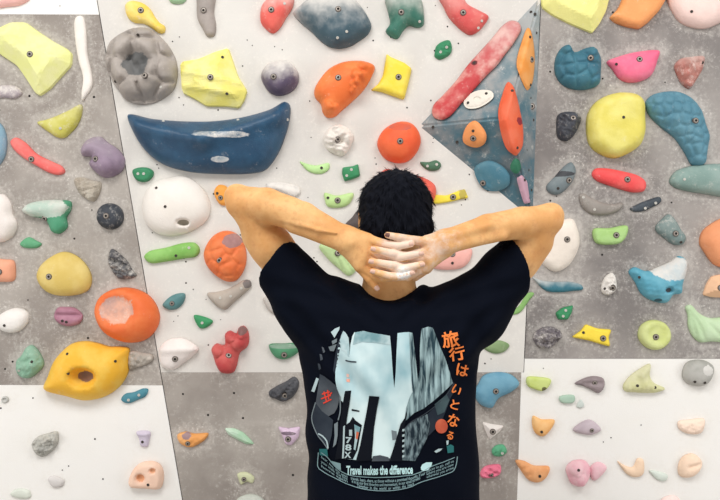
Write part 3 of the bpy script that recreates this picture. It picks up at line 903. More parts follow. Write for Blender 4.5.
hold('small mauve lip shaped hold left of the orange cup', A2, '206,296 220,260 250,257 286,261 317,290 307,320 260,333 223,320', (162, 106, 128), .8, (178, 126, 146), feats=[('ridge', 215, 290, 310, 290, 9, -.5)], screws=[(245, 310), (260, 314)])
hold('pale teal green knobby hold left of the orange yellow hold', None, '15.5,361 20,356 25,348 30,345 35,348 41,357 43,365 37,373 27,379 17,375', (126, 172, 146), .9, (146, 186, 162), noise=.2, chalk=.15, screws=[(34, 361)], pale=[(20, 370)])
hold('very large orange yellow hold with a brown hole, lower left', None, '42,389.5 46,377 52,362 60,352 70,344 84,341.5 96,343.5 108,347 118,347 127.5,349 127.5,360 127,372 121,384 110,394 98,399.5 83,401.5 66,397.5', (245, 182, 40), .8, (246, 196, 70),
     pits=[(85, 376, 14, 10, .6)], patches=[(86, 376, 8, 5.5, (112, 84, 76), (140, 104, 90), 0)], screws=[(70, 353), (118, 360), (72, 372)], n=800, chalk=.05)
hold('chalky grey beige hold tucked behind the orange yellow hold\'s right tip', None, '129,352 136,351 144,353 152,355 153,360 146,365 137,368 129,370', (158, 150, 140), .8, (176, 168, 158), chalk=.25, noise=.2)
# --- middle right
hold('grey crescent hold with dark upper edge on the right panel', F1, '178,258 213,215 250,175 276,161 293,190 286,226 255,267 225,287 193,282', (104, 118, 124), .9, (122, 134, 138), patches=[(226, 208, 60, 11, (52, 56, 62), None, .1)], bolts=[(262, 233)], screws=[(220, 264)], tilt=(.1, 0))
hold('bright red long oval hold on the right panel', G1, '8,210 20,187 60,184 120,194 190,214 217,240 211,272 170,279 120,267 60,247 23,231', (240, 70, 72), .95, (242, 92, 90), bolts=[(138, 230)])
hold('grey beige crescent hold under the bright red oval', F1, '305,286 325,282 350,296 385,312 432,322 476,318 462,346 400,367 350,362 318,337', (136, 130, 124), .85, (150, 143, 137), chalk=.15, pale=[(318, 298), (360, 345)])
hold('light green block hold under the grey beige crescent', F1, '360,420 420,415 491,407 489,441 466,472 430,480 368,471', (158, 203, 112), .9, (172, 213, 134), prof='block', bolts=[(442, 443)])
hold('white oval hold behind the climber\'s right elbow', None, '553,226 562,220 573,218.5 578.5,229 580.5,242 577,254 569,266 557,272 547,268 541,260 546,244', (237, 226, 214), .7, bolts=[(565.5, 239.5)])
hold('small black curved sliver hold below the bright red oval', G1, '153,341 180,325 215,310 272,296 274,315 240,336 200,352 163,351', (48, 58, 68), .9, chalk=.08, pale=[(210, 340), (250, 320)])
hold('grey green pebble hold with chalky middle, right panel', G1, '253,411 275,384 305,361 331,384 352,420 372,451 361,477 325,480 283,451 259,431', (106, 128, 128), .9, (124, 142, 140), chalk=.25, bolts=[(322, 437)], screws=[(345, 470)])
hold('long teal grey hold cut by the right edge of the photo', G1, '308,236 330,198 380,178 430,170 560,180 560,290 430,282 370,272 323,256', (118, 148, 142), .8, (138, 164, 158), chalk=.15, pale=[(355, 230)])
hold('orange round hold cut by the right edge of the photo', None, '701,243 703.5,232 712,224 728,217 745,222 745,268 718,266 711,260 707,254', (237, 150, 100), .8, chalk=.05)
hold('peach faceted hold at right edge below the orange round', G2, '436,212 450,170 470,139 560,122 560,224 470,221', (240, 190, 150), .8, prof='facet', sharp=True, bolts=[(493, 183)])
hold('pale green ribbed fan hold at the right edge', G2, '369,256 390,249 420,279 460,299 560,300 560,390 470,392 424,394 394,367 379,330 378,290', (184, 214, 168), .65, (196, 222, 182), feats=[('ridge', 385, 262, 440, 385, 7, -.2), ('ridge', 395, 262, 500, 370, 7, -.2), ('ridge', 383, 275, 405, 365, 7, -.2)], n=500)
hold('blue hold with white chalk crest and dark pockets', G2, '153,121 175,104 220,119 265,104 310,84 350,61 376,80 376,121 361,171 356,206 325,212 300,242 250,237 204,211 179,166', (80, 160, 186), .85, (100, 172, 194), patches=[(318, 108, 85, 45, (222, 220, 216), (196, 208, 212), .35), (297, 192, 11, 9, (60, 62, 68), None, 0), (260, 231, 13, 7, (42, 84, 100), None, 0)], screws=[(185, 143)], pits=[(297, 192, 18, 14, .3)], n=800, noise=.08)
hold('round lime cup hold low on the right panel', G2, '186,368 194,334 222,312 256,308 290,320 311,350 312,382 292,410 258,424 222,416 198,396', (204, 214, 128), .9, (212, 221, 148), pits=[(258, 362, 46, 42, .4)], bolts=[(250, 372)], n=600)
hold('small white knob hold with two black holes, right panel', G2, '44,190 50,160 64,138 88,126 102,150 102,190 76,212 50,206', (226, 221, 215), .9, noise=.25, chalk=.2, screws=[(55, 187)], bolts=[(83, 183)], n=350)
hold('long dark teal hold with white chalked top, right of sleeve', F2, '125,142 160,155 210,160 270,160 316,174 320,190 280,197 230,202 180,197 148,172', (38, 104, 124), .9, (52, 120, 138), chalk=.12, top=.5)
hold('small dark green cube hold below the long teal hold', F2, '213,281 240,260 283,250 276,281 260,307 224,307', (34, 126, 76), .9, prof='block', sharp=True, pale=[(240, 292), (250, 270)])
hold('yellow wedge hold low on the right panel beside the lime cup', F2, '274,374 310,350 330,323 375,340 431,344 418,375 426,412 390,402 340,387', (244, 214, 54), .7, sharp=True, prof='block', bolts=[(393, 377)], screws=[(318, 355)])
hold('dark grey hold crusted with chalk at right panel\'s lower left corner', F2, '128,372 150,345 190,334 231,345 242,370 216,402 185,420 150,414 136,396', (82, 76, 84), .9, (104, 98, 104), noise=.35, chalk=.34, n=500)
hold('green hold half hidden behind the right shirt sleeve', F2, '40,286 75,250 108,203 132,204 106,242 80,277 58,287', (128, 178, 98), .8)
hold('small mottled green leaf hold beside the shirt below right armpit', E2, '319,412 345,391 390,387 422,405 401,431 360,437', (104, 136, 84), .6, (134, 160, 112), chalk=.15)
# --- bottom left
hold('tiny grey ring hold at the left edge below the grey panel', A3, '4,114 12,102 26,102 34,114 26,126 12,126', (186, 186, 182), .9, pits=[(19, 114, 9, 7, .6)])
hold('grey white speckled rock hold on the lower left white panel', A3, '118,286 140,259 185,244 216,238 222,275 201,311 160,337 133,322', (206, 204, 195), .85, (176, 176, 170), noise=.35, n=500, grain=1.0)
hold('faint grey oval hold at the bottom of lower left panel', A3, '183,416 210,407 246,425 241,447 204,452', (214, 210, 208), .7)
hold('faint greenish white flat hold at bottom left corner', A3, '38,476 65,457 112,465 117,491 58,492', (213, 219, 208), .7)
hold('small teal blue bean hold right of the orange yellow hold', B3, '80,112 95,92 130,85 165,71 185,74 176,101 145,116 110,129 87,123', (56, 126, 146), .9, (72, 140, 158), pale=[(112, 114), (152, 95)])
hold('pale lavender cup hold on the lower left white panel', B3, '138,239 192,239 189,270 181,297 155,292 149,265', (204, 194, 214), .8, feats=[('ridge', 140, 245, 190, 245, 9, .4)], screws=[(165, 275)])
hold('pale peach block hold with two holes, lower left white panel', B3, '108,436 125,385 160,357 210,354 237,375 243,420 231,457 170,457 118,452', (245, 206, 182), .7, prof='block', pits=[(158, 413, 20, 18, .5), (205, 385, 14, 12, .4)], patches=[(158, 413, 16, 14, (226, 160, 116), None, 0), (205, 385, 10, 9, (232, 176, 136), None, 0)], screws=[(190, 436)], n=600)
hold('small orange fish shaped hold on the lower grey panel', B3, '296,250 330,237 360,245 417,245 407,266 380,286 350,299 320,292 300,273', (236, 158, 82), .85, (240, 174, 106), patches=[(335, 252, 17, 13, (160, 130, 134), None, .1)], bolts=[(340, 280)], bolt_scale=.8, noise=.1)
hold('black lumpy hold at the top of the lower grey panel', C3, '263,86 290,65 330,45 362,27 380,45 374,81 356,106 320,124 289,113 268,106', (56, 58, 65), .9, (74, 76, 82), noise=.3, chalk=.08, bolts=[(327, 97)], n=450)
hold('pale green sharp splinter hold on the lower grey panel', C3, '93,224 130,224 166,240 191,265 210,286 180,287 140,267 108,250', (168, 212, 176), .9, (200, 226, 204), prof='facet', sharp=True)
hold('lavender triangle hold on the lower grey panel beside the shirt', C3, '298,218 340,224 387,218 379,261 350,292 329,287 313,250', (214, 188, 214), .8, sharp=True, bolts=[(340, 263)], patches=[(340, 242, 30, 7, (120, 100, 118), None, .3)])
hold('small cream four lobed hold at bottom of lower grey panel', C3, '143,400 170,392 190,398 209,415 201,437 180,430 158,442 147,420', (208, 213, 172), .8, bolts=[(170, 418)], bolt_scale=.8)
hold('whitish green hold cut by the bottom edge, lower grey panel', C3, '140,500 160,486 200,478 245,500 240,540 145,540', (200, 206, 196), .8)
# --- bottom right
hold('light blue fin hold at the right of the shirt print', E3, '285,80 300,58 320,24 370,9 430,19 462,55 431,86 380,112 356,147 330,145 300,125', (88, 148, 178), .8, (106, 162, 188), bolts=[(365, 78)], tilt=(-.2, 0))
hold('white triangle hold under the light blue fin', E3, '316,199 350,208 402,215 381,241 345,270 329,236', (232, 225, 220), .8, prof='facet', sharp=True, bolts=[(355, 235)])
hold('small mint green hold under the white triangle', E3, '353,311 370,291 400,289 412,316 386,334 360,330', (76, 162, 118), .9, noise=.25, pale=[(392, 318)])
hold('small hot pink crumpled hold beside the shirt hem', E3, '310,395 325,374 365,364 387,367 387,400 350,417 313,414', (240, 112, 144), .9, noise=.3, bolts=[(350, 402)], bolt_scale=.7)
hold('small lime green block hold at upper left of the lower right panel', F3, '104,29 150,27 197,38 187,66 165,82 130,74 106,61', (188, 208, 96), .85, (204, 220, 130), prof='block', patches=[(168, 72, 10, 9, (84, 84, 44), None, 0)])
hold('tiny pale green block hold below the lime green block', F3, '228,104 255,96 287,99 285,123 250,129 230,121', (168, 198, 178), .9, prof='block')
hold('tiny pale grey chip hold right of the tiny green block', F3, '294,141 312,113 324,136 311,147', (202, 212, 207), .9)
hold('dark mauve grey shell hold near the top of lower right panel', F3, '288,54 320,34 360,24 400,34 402,66 381,90 350,77 318,62', (126, 112, 116), .9, (146, 132, 136), feats=[('ridge', 320, 50, 385, 50, 9, -.3)], bolts=[(362, 48)], bolt_scale=.8)
hold('small orange cup hold with a dark hole, lower right panel', F3, '128,177 160,190 212,194 196,231 165,257 139,246 126,220', (240, 174, 98), .85, (243, 190, 124), screws=[(157, 235)], tilt=(.0, .25))
hold('mauve grey leaf hold right of the small orange cup', F3, '281,232 310,204 345,191 377,210 390,231 355,250 314,247', (198, 183, 192), .8, (184, 168, 178), bolts=[(350, 230)], bolt_scale=.7)
hold('orange wing hold at the bottom of the lower right panel', F3, '60,348 92,350 130,368 192,374 182,411 150,434 114,427 83,391', (235, 158, 98), .85, (239, 176, 122), noise=.15, screws=[(150, 405)])
hold('lumpy pink and white hold at the bottom, left of its twin', F3, '256,381 280,354 330,351 351,380 346,421 320,452 279,442 263,410', (236, 168, 184), .9, (240, 196, 204), feats=[('bump', 290, 380, 26, .3), ('bump', 305, 425, 30, .3)], chalk=.15, screws=[(295, 378)], n=400)
hold('pale pink lump hold touching the pink and white hold', F3, '350,372 380,354 412,375 397,401 362,427 349,410', (240, 192, 202), .85, chalk=.1)
hold('large pale olive pyramid hold on the lower right panel', None, '623.5,387 629,378 639,370 651,364 650.5,376 655,383 666,389 657,393 637,393 625.5,391.5', (208, 208, 150), .85, (218, 217, 172), screws=[(636, 385), (654, 387)], noise=.15, chalk=.1, top=.2)
hold('grey mottled ball hold at the right of the olive pyramid', None, '683,375 687,363.5 697,360 708,361.5 714.5,367 712.5,379 705,386 695,386.5 685.5,381.5', (158, 158, 152), .9, (182, 181, 176), patches=[(706, 370, 5.5, 5, (206, 204, 200), None, .2)], screws=[(693, 381), (703, 382)])
hold('pale peach crumb hold near the right edge, lower right panel', G3, '341,200 390,191 442,189 432,241 380,247 343,226', (245, 218, 198), .8, noise=.2)
hold('pale tan curved horn hold at the bottom of lower right panel', G3, '106,350 140,370 165,374 184,340 205,344 205,402 175,414 143,402', (240, 208, 178), .85)
hold('faint grey green pebble hold right of the tan horn', G3, '228,387 260,389 300,405 292,427 260,424', (214, 224, 215), .8)
hold('pale peach ball hold at bottom near the right edge', G3, '341,371 360,334 400,323 434,355 422,392 390,414 348,410', (245, 214, 188), .85, feats=[('ridge', 380, 372, 430, 360, 9, -.3)])
hold('faint pink hold cut by the bottom edge near the right', G3, '276,500 300,486 325,484 348,500 345,540 280,540', (245, 218, 213), .8)

# chalk dust on the paint around each hold
for pn in PANELS:
    me = pn.data
    co = np.zeros(len(me.vertices) * 3, np.float32); me.vertices.foreach_get('co', co); co = co.reshape(-1, 3)
    X = (co[:, 0] + pn.location.x) * FPX / CAM_D + 360
    Y = 250 - (co[:, 2] + pn.location.z - CAM_Z) * FPX / CAM_D
    Q = np.stack([X, Y], 1).astype(float)
    dust = np.zeros(len(Q))
    for k, pl in enumerate(OUTLINES):
        lo, hi = pl.min(0) - 21, pl.max(0) + 21
        m_ = np.nonzero(((Q > lo) & (Q < hi)).all(1))[0]
        if len(m_):
            d_ = seg_dist(Q[m_], pl)
            d_[inside(Q[m_], pl)] = 0
            dust[m_] = np.maximum(dust[m_], np.clip(1 - d_ / 20, 0, 1) ** 1.4 * (.55 + .45 * ((k * 37) % 10) / 9))
    at = me.attributes.new('chalk_dust', 'FLOAT', 'POINT')
    at.data.foreach_set('value', dust.astype(np.float32))

# ------------------------------------------------------------------ the climber
YM = -0.70


def P(px, py, yo=0.0):
    return np.array(W(px, py, YM + yo), dtype=np.float64)


class Field:
    """signed distance on a grid of uneven spacing; meshed by surface nets"""

    def __init__(self, xs, ys, zs):
        self.x, self.y, self.z = (np.asarray(a, np.float32) for a in (xs, ys, zs))
        self.F = np.full((len(xs), len(ys), len(zs)), 0.2, np.float32)

    def box(self, lo, hi):
        sl = []
        for a, l, h in zip((self.x, self.y, self.z), lo, hi):
            i = max(0, int(np.searchsorted(a, l)) - 1); j = min(len(a), int(np.searchsorted(a, h)) + 1)
            if j <= i:
                return None
            sl.append(slice(i, j))
        return tuple(sl)

    def pts(self, sl):
        return np.meshgrid(self.x[sl[0]], self.y[sl[1]], self.z[sl[2]], indexing='ij', copy=False)

    def put(self, sl, d, k, mode='union'):
        f = self.F[sl]
        if mode == 'cut':
            d = -d
            h = np.clip(0.5 - 0.5 * (d - f) / k, 0, 1)
            self.F[sl] = d * (1 - h) + f * h + k * h * (1 - h)
            return
        h = np.clip(0.5 + 0.5 * (f - d) / k, 0, 1)
        self.F[sl] = f * (1 - h) + d * h - k * h * (1 - h)

    def cone(self, a, b, ra, rb, k=0.01, mode='union', flat=None):
        a = np.asarray(a, np.float32); b = np.asarray(b, np.float32)
        m = max(ra, rb) + k + 0.02
        sl = self.box(np.minimum(a, b) - m, np.maximum(a, b) + m)
        if sl is None:
            return
        X, Y, Z = self.pts(sl)
        ab = b - a
        L2 = float((ab ** 2).sum()) + 1e-12
        t = np.clip(((X - a[0]) * ab[0] + (Y - a[1]) * ab[1] + (Z - a[2]) * ab[2]) / L2, 0, 1)
        dx, dy, dz = X - a[0] - t * ab[0], Y - a[1] - t * ab[1], Z - a[2] - t * ab[2]
        if flat:
            dy = dy * flat
        d = np.sqrt(dx * dx + dy * dy + dz * dz) - (ra + (rb - ra) * t)
        self.put(sl, d.astype(np.float32), k, mode)

    def chain(self, pts, rad, k=0.01, k0=None, flat=None):
        for i in range(len(pts) - 1):
            self.cone(pts[i], pts[i + 1], rad[i], rad[i + 1], k0 if (i == 0 and k0) else k, flat=flat)

    def ell(self, c, r, k=0.01, mode='union'):
        c = np.asarray(c, np.float32); r = np.asarray(r, np.float32)
        m = r.max() * 0 + r + k + 0.025
        sl = self.box(c - m, c + m)
        if sl is None:
            return
        X, Y, Z = self.pts(sl)
        qx, qy, qz = (X - c[0]) / r[0], (Y - c[1]) / r[1], (Z - c[2]) / r[2]
        k0 = np.sqrt(qx * qx + qy * qy + qz * qz)
        k1 = np.sqrt((qx / r[0]) ** 2 + (qy / r[1]) ** 2 + (qz / r[2]) ** 2) + 1e-9
        self.put(sl, (k0 * (k0 - 1) / k1).astype(np.float32), k, mode)

    def mesh(self):
        F = self.F
        ins = F < 0
        n = [s - 1 for s in F.shape]
        cnt = np.zeros(n, np.int8)
        corners = [(i, j, k) for i in (0, 1) for j in (0, 1) for k in (0, 1)]
        for (i, j, k) in corners:
            cnt += ins[i:i + n[0], j:j + n[1], k:k + n[2]]
        act = np.argwhere((cnt > 0) & (cnt < 8))
        idx = np.full(n, -1, np.int64)
        idx[tuple(act.T)] = np.arange(len(act))
        pos = np.zeros((len(act), 3)); w = np.zeros(len(act))
        ax = (self.x, self.y, self.z)

        def coord(c):
            return np.stack([ax[a][act[:, a] + c[a]] for a in range(3)], 1).astype(np.float64)
        for c in corners:
            for a in range(3):
                if c[a]:
                    continue
                e = list(c); e[a] = 1
                f0 = F[act[:, 0] + c[0], act[:, 1] + c[1], act[:, 2] + c[2]].astype(np.float64)
                f1 = F[act[:, 0] + e[0], act[:, 1] + e[1], act[:, 2] + e[2]].astype(np.float64)
                x = (f0 < 0) != (f1 < 0)
                t = np.where(x, f0 / np.where(x, f0 - f1, 1), 0)
                p = coord(c) * (1 - t)[:, None] + coord(e) * t[:, None]
                pos[x] += p[x]; w[x] += 1
        pos /= w[:, None]
        faces = []
        for a in range(3):
            b, c = (a + 1) % 3, (a + 2) % 3
            s0 = [slice(None)] * 3; s1 = [slice(None)] * 3
            s0[a] = slice(0, -1); s1[a] = slice(1, None)
            A, B = ins[tuple(s0)], ins[tuple(s1)]
            ch = np.argwhere(A != B)
            ok = (ch[:, b] > 0) & (ch[:, c] > 0) & (ch[:, b] < n[b]) & (ch[:, c] < n[c])
            ch = ch[ok]
            fl = A[tuple(ch.T)]
            q = []
            for db, dc in ((-1, -1), (0, -1), (0, 0), (-1, 0)):
                v = ch.copy(); v[:, b] += db; v[:, c] += dc
                q.append(idx[tuple(v.T)])
            q = np.stack(q, 1)
            q[~fl] = q[~fl][:, ::-1]
            faces.append(q)
        return pos, np.concatenate(faces)


def axis(*spans):
    """(start, step), (start, step) ... end : coordinates with uneven spacing"""
    out = []
    for (a, st), nx in zip(spans[:-1], spans[1:]):
        e = nx[0] if isinstance(nx, tuple) else nx
        k = max(1, int(round((e - a) / st)))
        out.extend(np.linspace(a, e, k, endpoint=False))
    out.append(spans[-1])
    return np.array(out)


def np_mesh(name, V, F, mats):
    me = bpy.data.meshes.new(name)
    me.vertices.add(len(V)); me.vertices.foreach_set('co', np.asarray(V, np.float32).ravel())
    me.loops.add(F.size); me.loops.foreach_set('vertex_index', F.astype(np.int32).ravel())
    me.polygons.add(len(F))
    me.polygons.foreach_set('loop_start', np.arange(0, F.size, 4, dtype=np.int32))
    me.polygons.foreach_set('use_smooth', np.ones(len(F), bool))
    for m in mats:
        me.materials.append(m)
    me.update(calc_edges=True); me.validate()
    return me


def relax(V, F, it=1, lam=0.5):
    E = np.concatenate([F[:, [0, 1]], F[:, [1, 2]], F[:, [2, 3]], F[:, [3, 0]]])
    n = len(V)
    deg = np.bincount(E[:, 0], minlength=n) + np.bincount(E[:, 1], minlength=n)
    for _ in range(it):
        S = np.stack([np.bincount(E[:, 0], weights=V[E[:, 1], a], minlength=n) + np.bincount(E[:, 1], weights=V[E[:, 0], a], minlength=n) for a in range(3)], 1)
        V = V * (1 - lam) + lam * S / np.maximum(1, deg)[:, None]
    return V


PX = 1 / 472.0          # one photo pixel at the climber's distance, in metres
BASE = Vector((W(392, 250, YM).x, YM + 0.02, 0.0))

# --- body: one continuous surface
xa, xb = P(338, 250, -.08)[0], P(450, 250, -.08)[0]
body = Field(axis((-0.40, .0034), (xa, .0017), (xb, .0034), 0.46),
             axis((-1.02, .006), (-0.84, .0019), (-0.74, .0034), (-0.62, .006), -0.42),
             axis((-0.01, .013), (1.25, .0036), (P(0, 296, -.08)[2], .0017), (P(0, 226, -.08)[2], .0034), 1.80))
YC = 0.02
# trunk and legs, all under the clothes
body.cone(P(390, 330, YC), P(391, 420, YC + .01), .085, .08, .03)
body.cone(P(372, 345, YC), P(410, 345, YC), .08, .08, .02)
body.cone(P(391, 420, YC + .01), P(392, 540, YC + .01), .085, .09, .03)
body.cone(P(362, 318, YC), P(418, 320, YC), .042, .042, .03)
for sgn in (-1, 1):
    hip = np.array((BASE.x + sgn * .085, BASE.y, .93)); knee = np.array((BASE.x + sgn * .11, BASE.y + .015, .50)); ank = np.array((BASE.x + sgn * .125, BASE.y - .03, .09))
    body.chain([hip, knee, ank], [.085, .055, .04], .03)
    body.cone(ank, ank + np.array((sgn * .03, .15, -.05)), .04, .03, .02)
# neck and head
body.cone(P(388, 312, .03), P(390, 262, .025), .062, .053, .03)
body.cone(P(390, 262, .025), P(394, 225, .045), .053, .055, .02)
HC = P(395.5, 209, .035)
body.ell(HC, (.074, .094, .079), .02)
body.ell(HC + np.array((0, .045, -.055)), (.058, .060, .065), .03)
body.cone(HC + np.array((-.028, .062, -.098)), HC + np.array((.028, .062, -.098)), .02, .02, .03)     # jaw
body.cone(HC + np.array((0, .085, -.108)), HC + np.array((0, .088, -.112)), .018, .016, .02)            # chin
body.cone(HC + np.array((0, .093, -.015)), HC + np.array((0, .112, -.052)), .009, .014, .012)           # nose
for sgn in (-1, 1):
    body.cone(HC + np.array((sgn * .012, .088, .004)), HC + np.array((sgn * .045, .078, .004)), .009, .008, .01)   # brow
    body.ell(HC + np.array((sgn * .031, .094, -.016)), (.016, .008, .009), .003, 'cut')                 # eye socket
    body.ell(HC + np.array((sgn * .031, .083, -.016)), (.013, .012, .011), .003)                        # eyeball
    body.ell(HC + np.array((sgn * .074, .028, -.022)), (.008, .018, .030), .006)                        # ear
    body.ell(HC + np.array((sgn * .081, .030, -.020)), (.004, .009, .016), .003, 'cut')
for dz, r in ((-.075, .007), (-.084, .008)):
    body.cone(HC + np.array((-.020, .092, dz)), HC + np.array((.020, .092, dz)), r, r, .006)             # lips


def arm(sh, mid, el, f1, f2, wr, rad, k=.018):
    body.chain([sh, mid, el], rad[:3], k)
    body.chain([el, f1, f2, wr], [rad[2] * .96] + rad[3:], .007)


# left arm (left in the photo)
arm(P(316, 300, .03), P(272, 246, .02), P(243, 203, 0), P(266, 205.5, -.02), P(303, 217.5, -.045), P(346, 240, -.07), [.048, .041, .0325, .0365, .0315, .0255])
body.cone(P(254, 201, 0), P(290, 211, -.035), .029, .028, .008)           # forearm muscle
body.cone(P(258, 236, .030), P(276, 262, .04), .033, .030, .02)           # upper arm muscle
body.cone(P(236, 195.5, .012), P(240, 202, .008), .024, .026, .02)          # elbow point
body.cone(P(292, 228, -.050), P(345, 246, -.083), .008, .008, .016)       # tendons
body.cone(P(304, 222, -.066), P(352, 243, -.088), .006, .006, .012)
body.chain([P(280, 219, -.058), P(298, 224, -.0735), P(318, 230, -.088), P(336, 233, -.095)], [.003, .003, .003, .002], .006)
# right arm
arm(P(470, 302, .03), P(517, 258, .02), P(547, 220, 0), P(522, 223, -.02), P(488, 228.5, -.045), P(446, 242, -.07), [.048, .040, .0310, .0330, .0290, .0250])
body.cone(P(540, 219, 0), P(500, 226, -.035), .027, .026, .008)
body.cone(P(537, 243, .025), P(522, 266, .035), .033, .030, .02)
body.cone(P(552.5, 214, .012), P(549, 219, .008), .022, .024, .02)
body.cone(P(502, 236, -.06), P(446, 248, -.085), .009, .008, .012)
body.cone(P(490, 225, -.072), P(445, 238, -.088), .007, .006, .010)

HK = .0035
px = 1 / 497.0
# back of the left hand
for a, b_, ra, rb in (((348, 236), (367, 240), 10, 7.5), ((348, 240), (366, 249), 10, 7.5), ((349, 245), (364, 258), 10, 7.5), ((350, 249), (360, 266), 9, 6.5)):
    body.cone(P(*a, -.066), P(*b_, -.074), ra * px, rb * px, .012)
# back of the right hand
for a, b_, ra, rb in (((444, 240), (427, 242), 10, 7.2), ((444, 243), (428, 250), 10, 7.5), ((443, 247), (428, 259), 10, 7.5), ((441, 250), (424, 267), 9, 7)):
    body.cone(P(*a, -.066), P(*b_, -.074), ra * px, rb * px, .012)
FINGERS = [
    # right hand: little, ring, middle, index (tips lie over the left hand)
    ([(429, 242, -.078), (413, 240, -.090), (399, 237.5, -.097), (387.5, 235, -.098)], (5, 4.4, 4.0, 3.2)),
    ([(429, 250, -.076), (409, 256, -.085), (391, 253.5, -.100), (373.5, 249, -.101)], (5, 4.6, 4.3, 3.5)),
    ([(428, 259, -.076), (409, 267, -.085), (390, 265, -.100), (371.5, 261.5, -.101)], (5, 4.6, 4.3, 3.5)),
    ([(424, 267, -.076), (407, 277, -.085), (391, 276.5, -.100), (373, 271.5, -.100)], (5, 4.5, 4.2, 3.4)),
    # left hand: little, ring, middle, index (tips lie over the right hand)
    ([(368, 239, -.076), (383, 243.5, -.087), (398, 246, -.096), (411, 244, -.099)], (5, 4.5, 4.1, 3.3)),
    ([(366, 248, -.074), (383, 256, -.083), (401, 257, -.098), (421, 253.5, -.102)], (5, 4.6, 4.3, 3.5)),
    ([(363, 257, -.074), (381, 267, -.083), (402, 269, -.098), (422, 264.5, -.102)], (5, 4.6, 4.3, 3.5)),
    ([(359, 265, -.074), (378, 278, -.082), (396, 277, -.096), (412, 273, -.099)], (5, 4.5, 4.2, 3.4)),
    # left thumb, pointing down the neck
    ([(352, 254, -.062), (361, 268, -.068), (370, 279, -.074), (376.5, 287.5, -.074)], (7.5, 5.6, 4.8, 3.8)),
]
for pts, rad in FINGERS:
    body.chain([P(*p) for p in pts], [r * px for r in rad], HK * .4, k0=HK)
# right thumb, tucked under the hands against the neck
body.chain([P(438, 253, -.058), P(427, 268, -.052), P(415, 277, -.045)], [7 * px, 5.5 * px, 4.5 * px], .003)


def skin_mat():
    m, nt, b = nt_new('skin')
    N, L = nt.nodes, nt.links
    tc = N.new('ShaderNodeTexCoord')

    def noise(scale, detail, rough=0.6):
        n = N.new('ShaderNodeTexNoise')
        n.inputs['Scale'].default_value = scale; n.inputs['Detail'].default_value = detail; n.inputs['Roughness'].default_value = rough
        L.new(tc.outputs['Object'], n.inputs['Vector'])
        return n.outputs['Fac']

    def mr(v, a, b_, lo=0.0, hi=1.0):
        n = N.new('ShaderNodeMapRange'); n.interpolation_type = 'SMOOTHSTEP'
        L.new(v, n.inputs['Value'])
        for k_, v_ in (('From Min', a), ('From Max', b_), ('To Min', lo), ('To Max', hi)):
            n.inputs[k_].default_value = v_
        return n.outputs['Result']

    def mix(f, a, b_):
        n = N.new('ShaderNodeMix'); n.data_type = 'RGBA'
        L.new(f, n.inputs['Factor'])
        for s, v in ((n.inputs['A'], a), (n.inputs['B'], b_)):
            if isinstance(v, tuple):
                s.default_value = v
            else:
                L.new(v, s)
        return n.outputs['Result']

    def mth(op, a, b_):
        n = N.new('ShaderNodeMath'); n.operation = op
        for i, v in enumerate((a, b_)):
            if isinstance(v, (int, float)):
                n.inputs[i].default_value = v
            else:
                L.new(v, n.inputs[i])
        return n.outputs[0]

    def near(c, r0, r1):
        d = N.new('ShaderNodeVectorMath'); d.operation = 'DISTANCE'
        L.new(tc.outputs['Object'], d.inputs[0]); d.inputs[1].default_value = Vector(c) - BASE
        return mr(d.outputs['Value'], r0, r1, 1.0, 0.0)
    col = mix(mr(noise(14, 4), 0.35, 0.68), lin((222, 162, 100)), lin((241, 190, 130)))
    col = mix(mr(noise(70, 5, 0.7), 0.48, 0.72, 0, .45), col, lin((204, 138, 88)))
    # chalk rubbed into the hands; the right hand and wrist carry more of it
    c1 = near(P(394, 257, -.09), .028, .066)
    c2 = near(P(424, 252, -.08), .03, .13)
    amt = mth('ADD', mth('MULTIPLY', c1, .50), mth('MULTIPLY', c2, .50))
    ch = mr(mth('ADD', amt, mth('MULTIPLY', mth('SUBTRACT', noise(48, 6, .7), .5), 1.3)), .22, .85, 0, .78)
    col = mix(ch, col, lin((244, 224, 212)))
    c3 = mth('MULTIPLY', near(P(404, 273.5, -.103), .010, .019), mr(noise(150, 4, .7), .38, .52))
    col = mix(c3, col, lin((252, 249, 246)))
    L.new(col, b.inputs['Base Color'])
    b.inputs['Roughness'].default_value = 0.55
    b.inputs['Specular IOR Level'].default_value = 0.3
    b.inputs['Subsurface Weight'].default_value = 0.06
    b.inputs['Subsurface Radius'].default_value = (.010, .004, .002)
    b.inputs['Subsurface Scale'].default_value = 0.6
    bp = N.new('ShaderNodeBump'); bp.inputs['Strength'].default_value = .25; bp.inputs['Distance'].default_value = .002
    L.new(noise(180, 4, .65), bp.inputs['Height']); L.new(bp.outputs[0], b.inputs['Normal'])
    return m


V, F = body.mesh()
V = relax(V, F, 1, .4)
person = new_obj('person', np_mesh('person', V - np.array(BASE), F, [skin_mat()]))
person.location = BASE
person['label'] = 'person seen from behind in a black printed t-shirt, hands clasped behind head'
person['category'] = 'person'
BODY_BVH = BVHTree.FromPolygons([Vector(v) for v in V], [tuple(f) for f in F])
del body

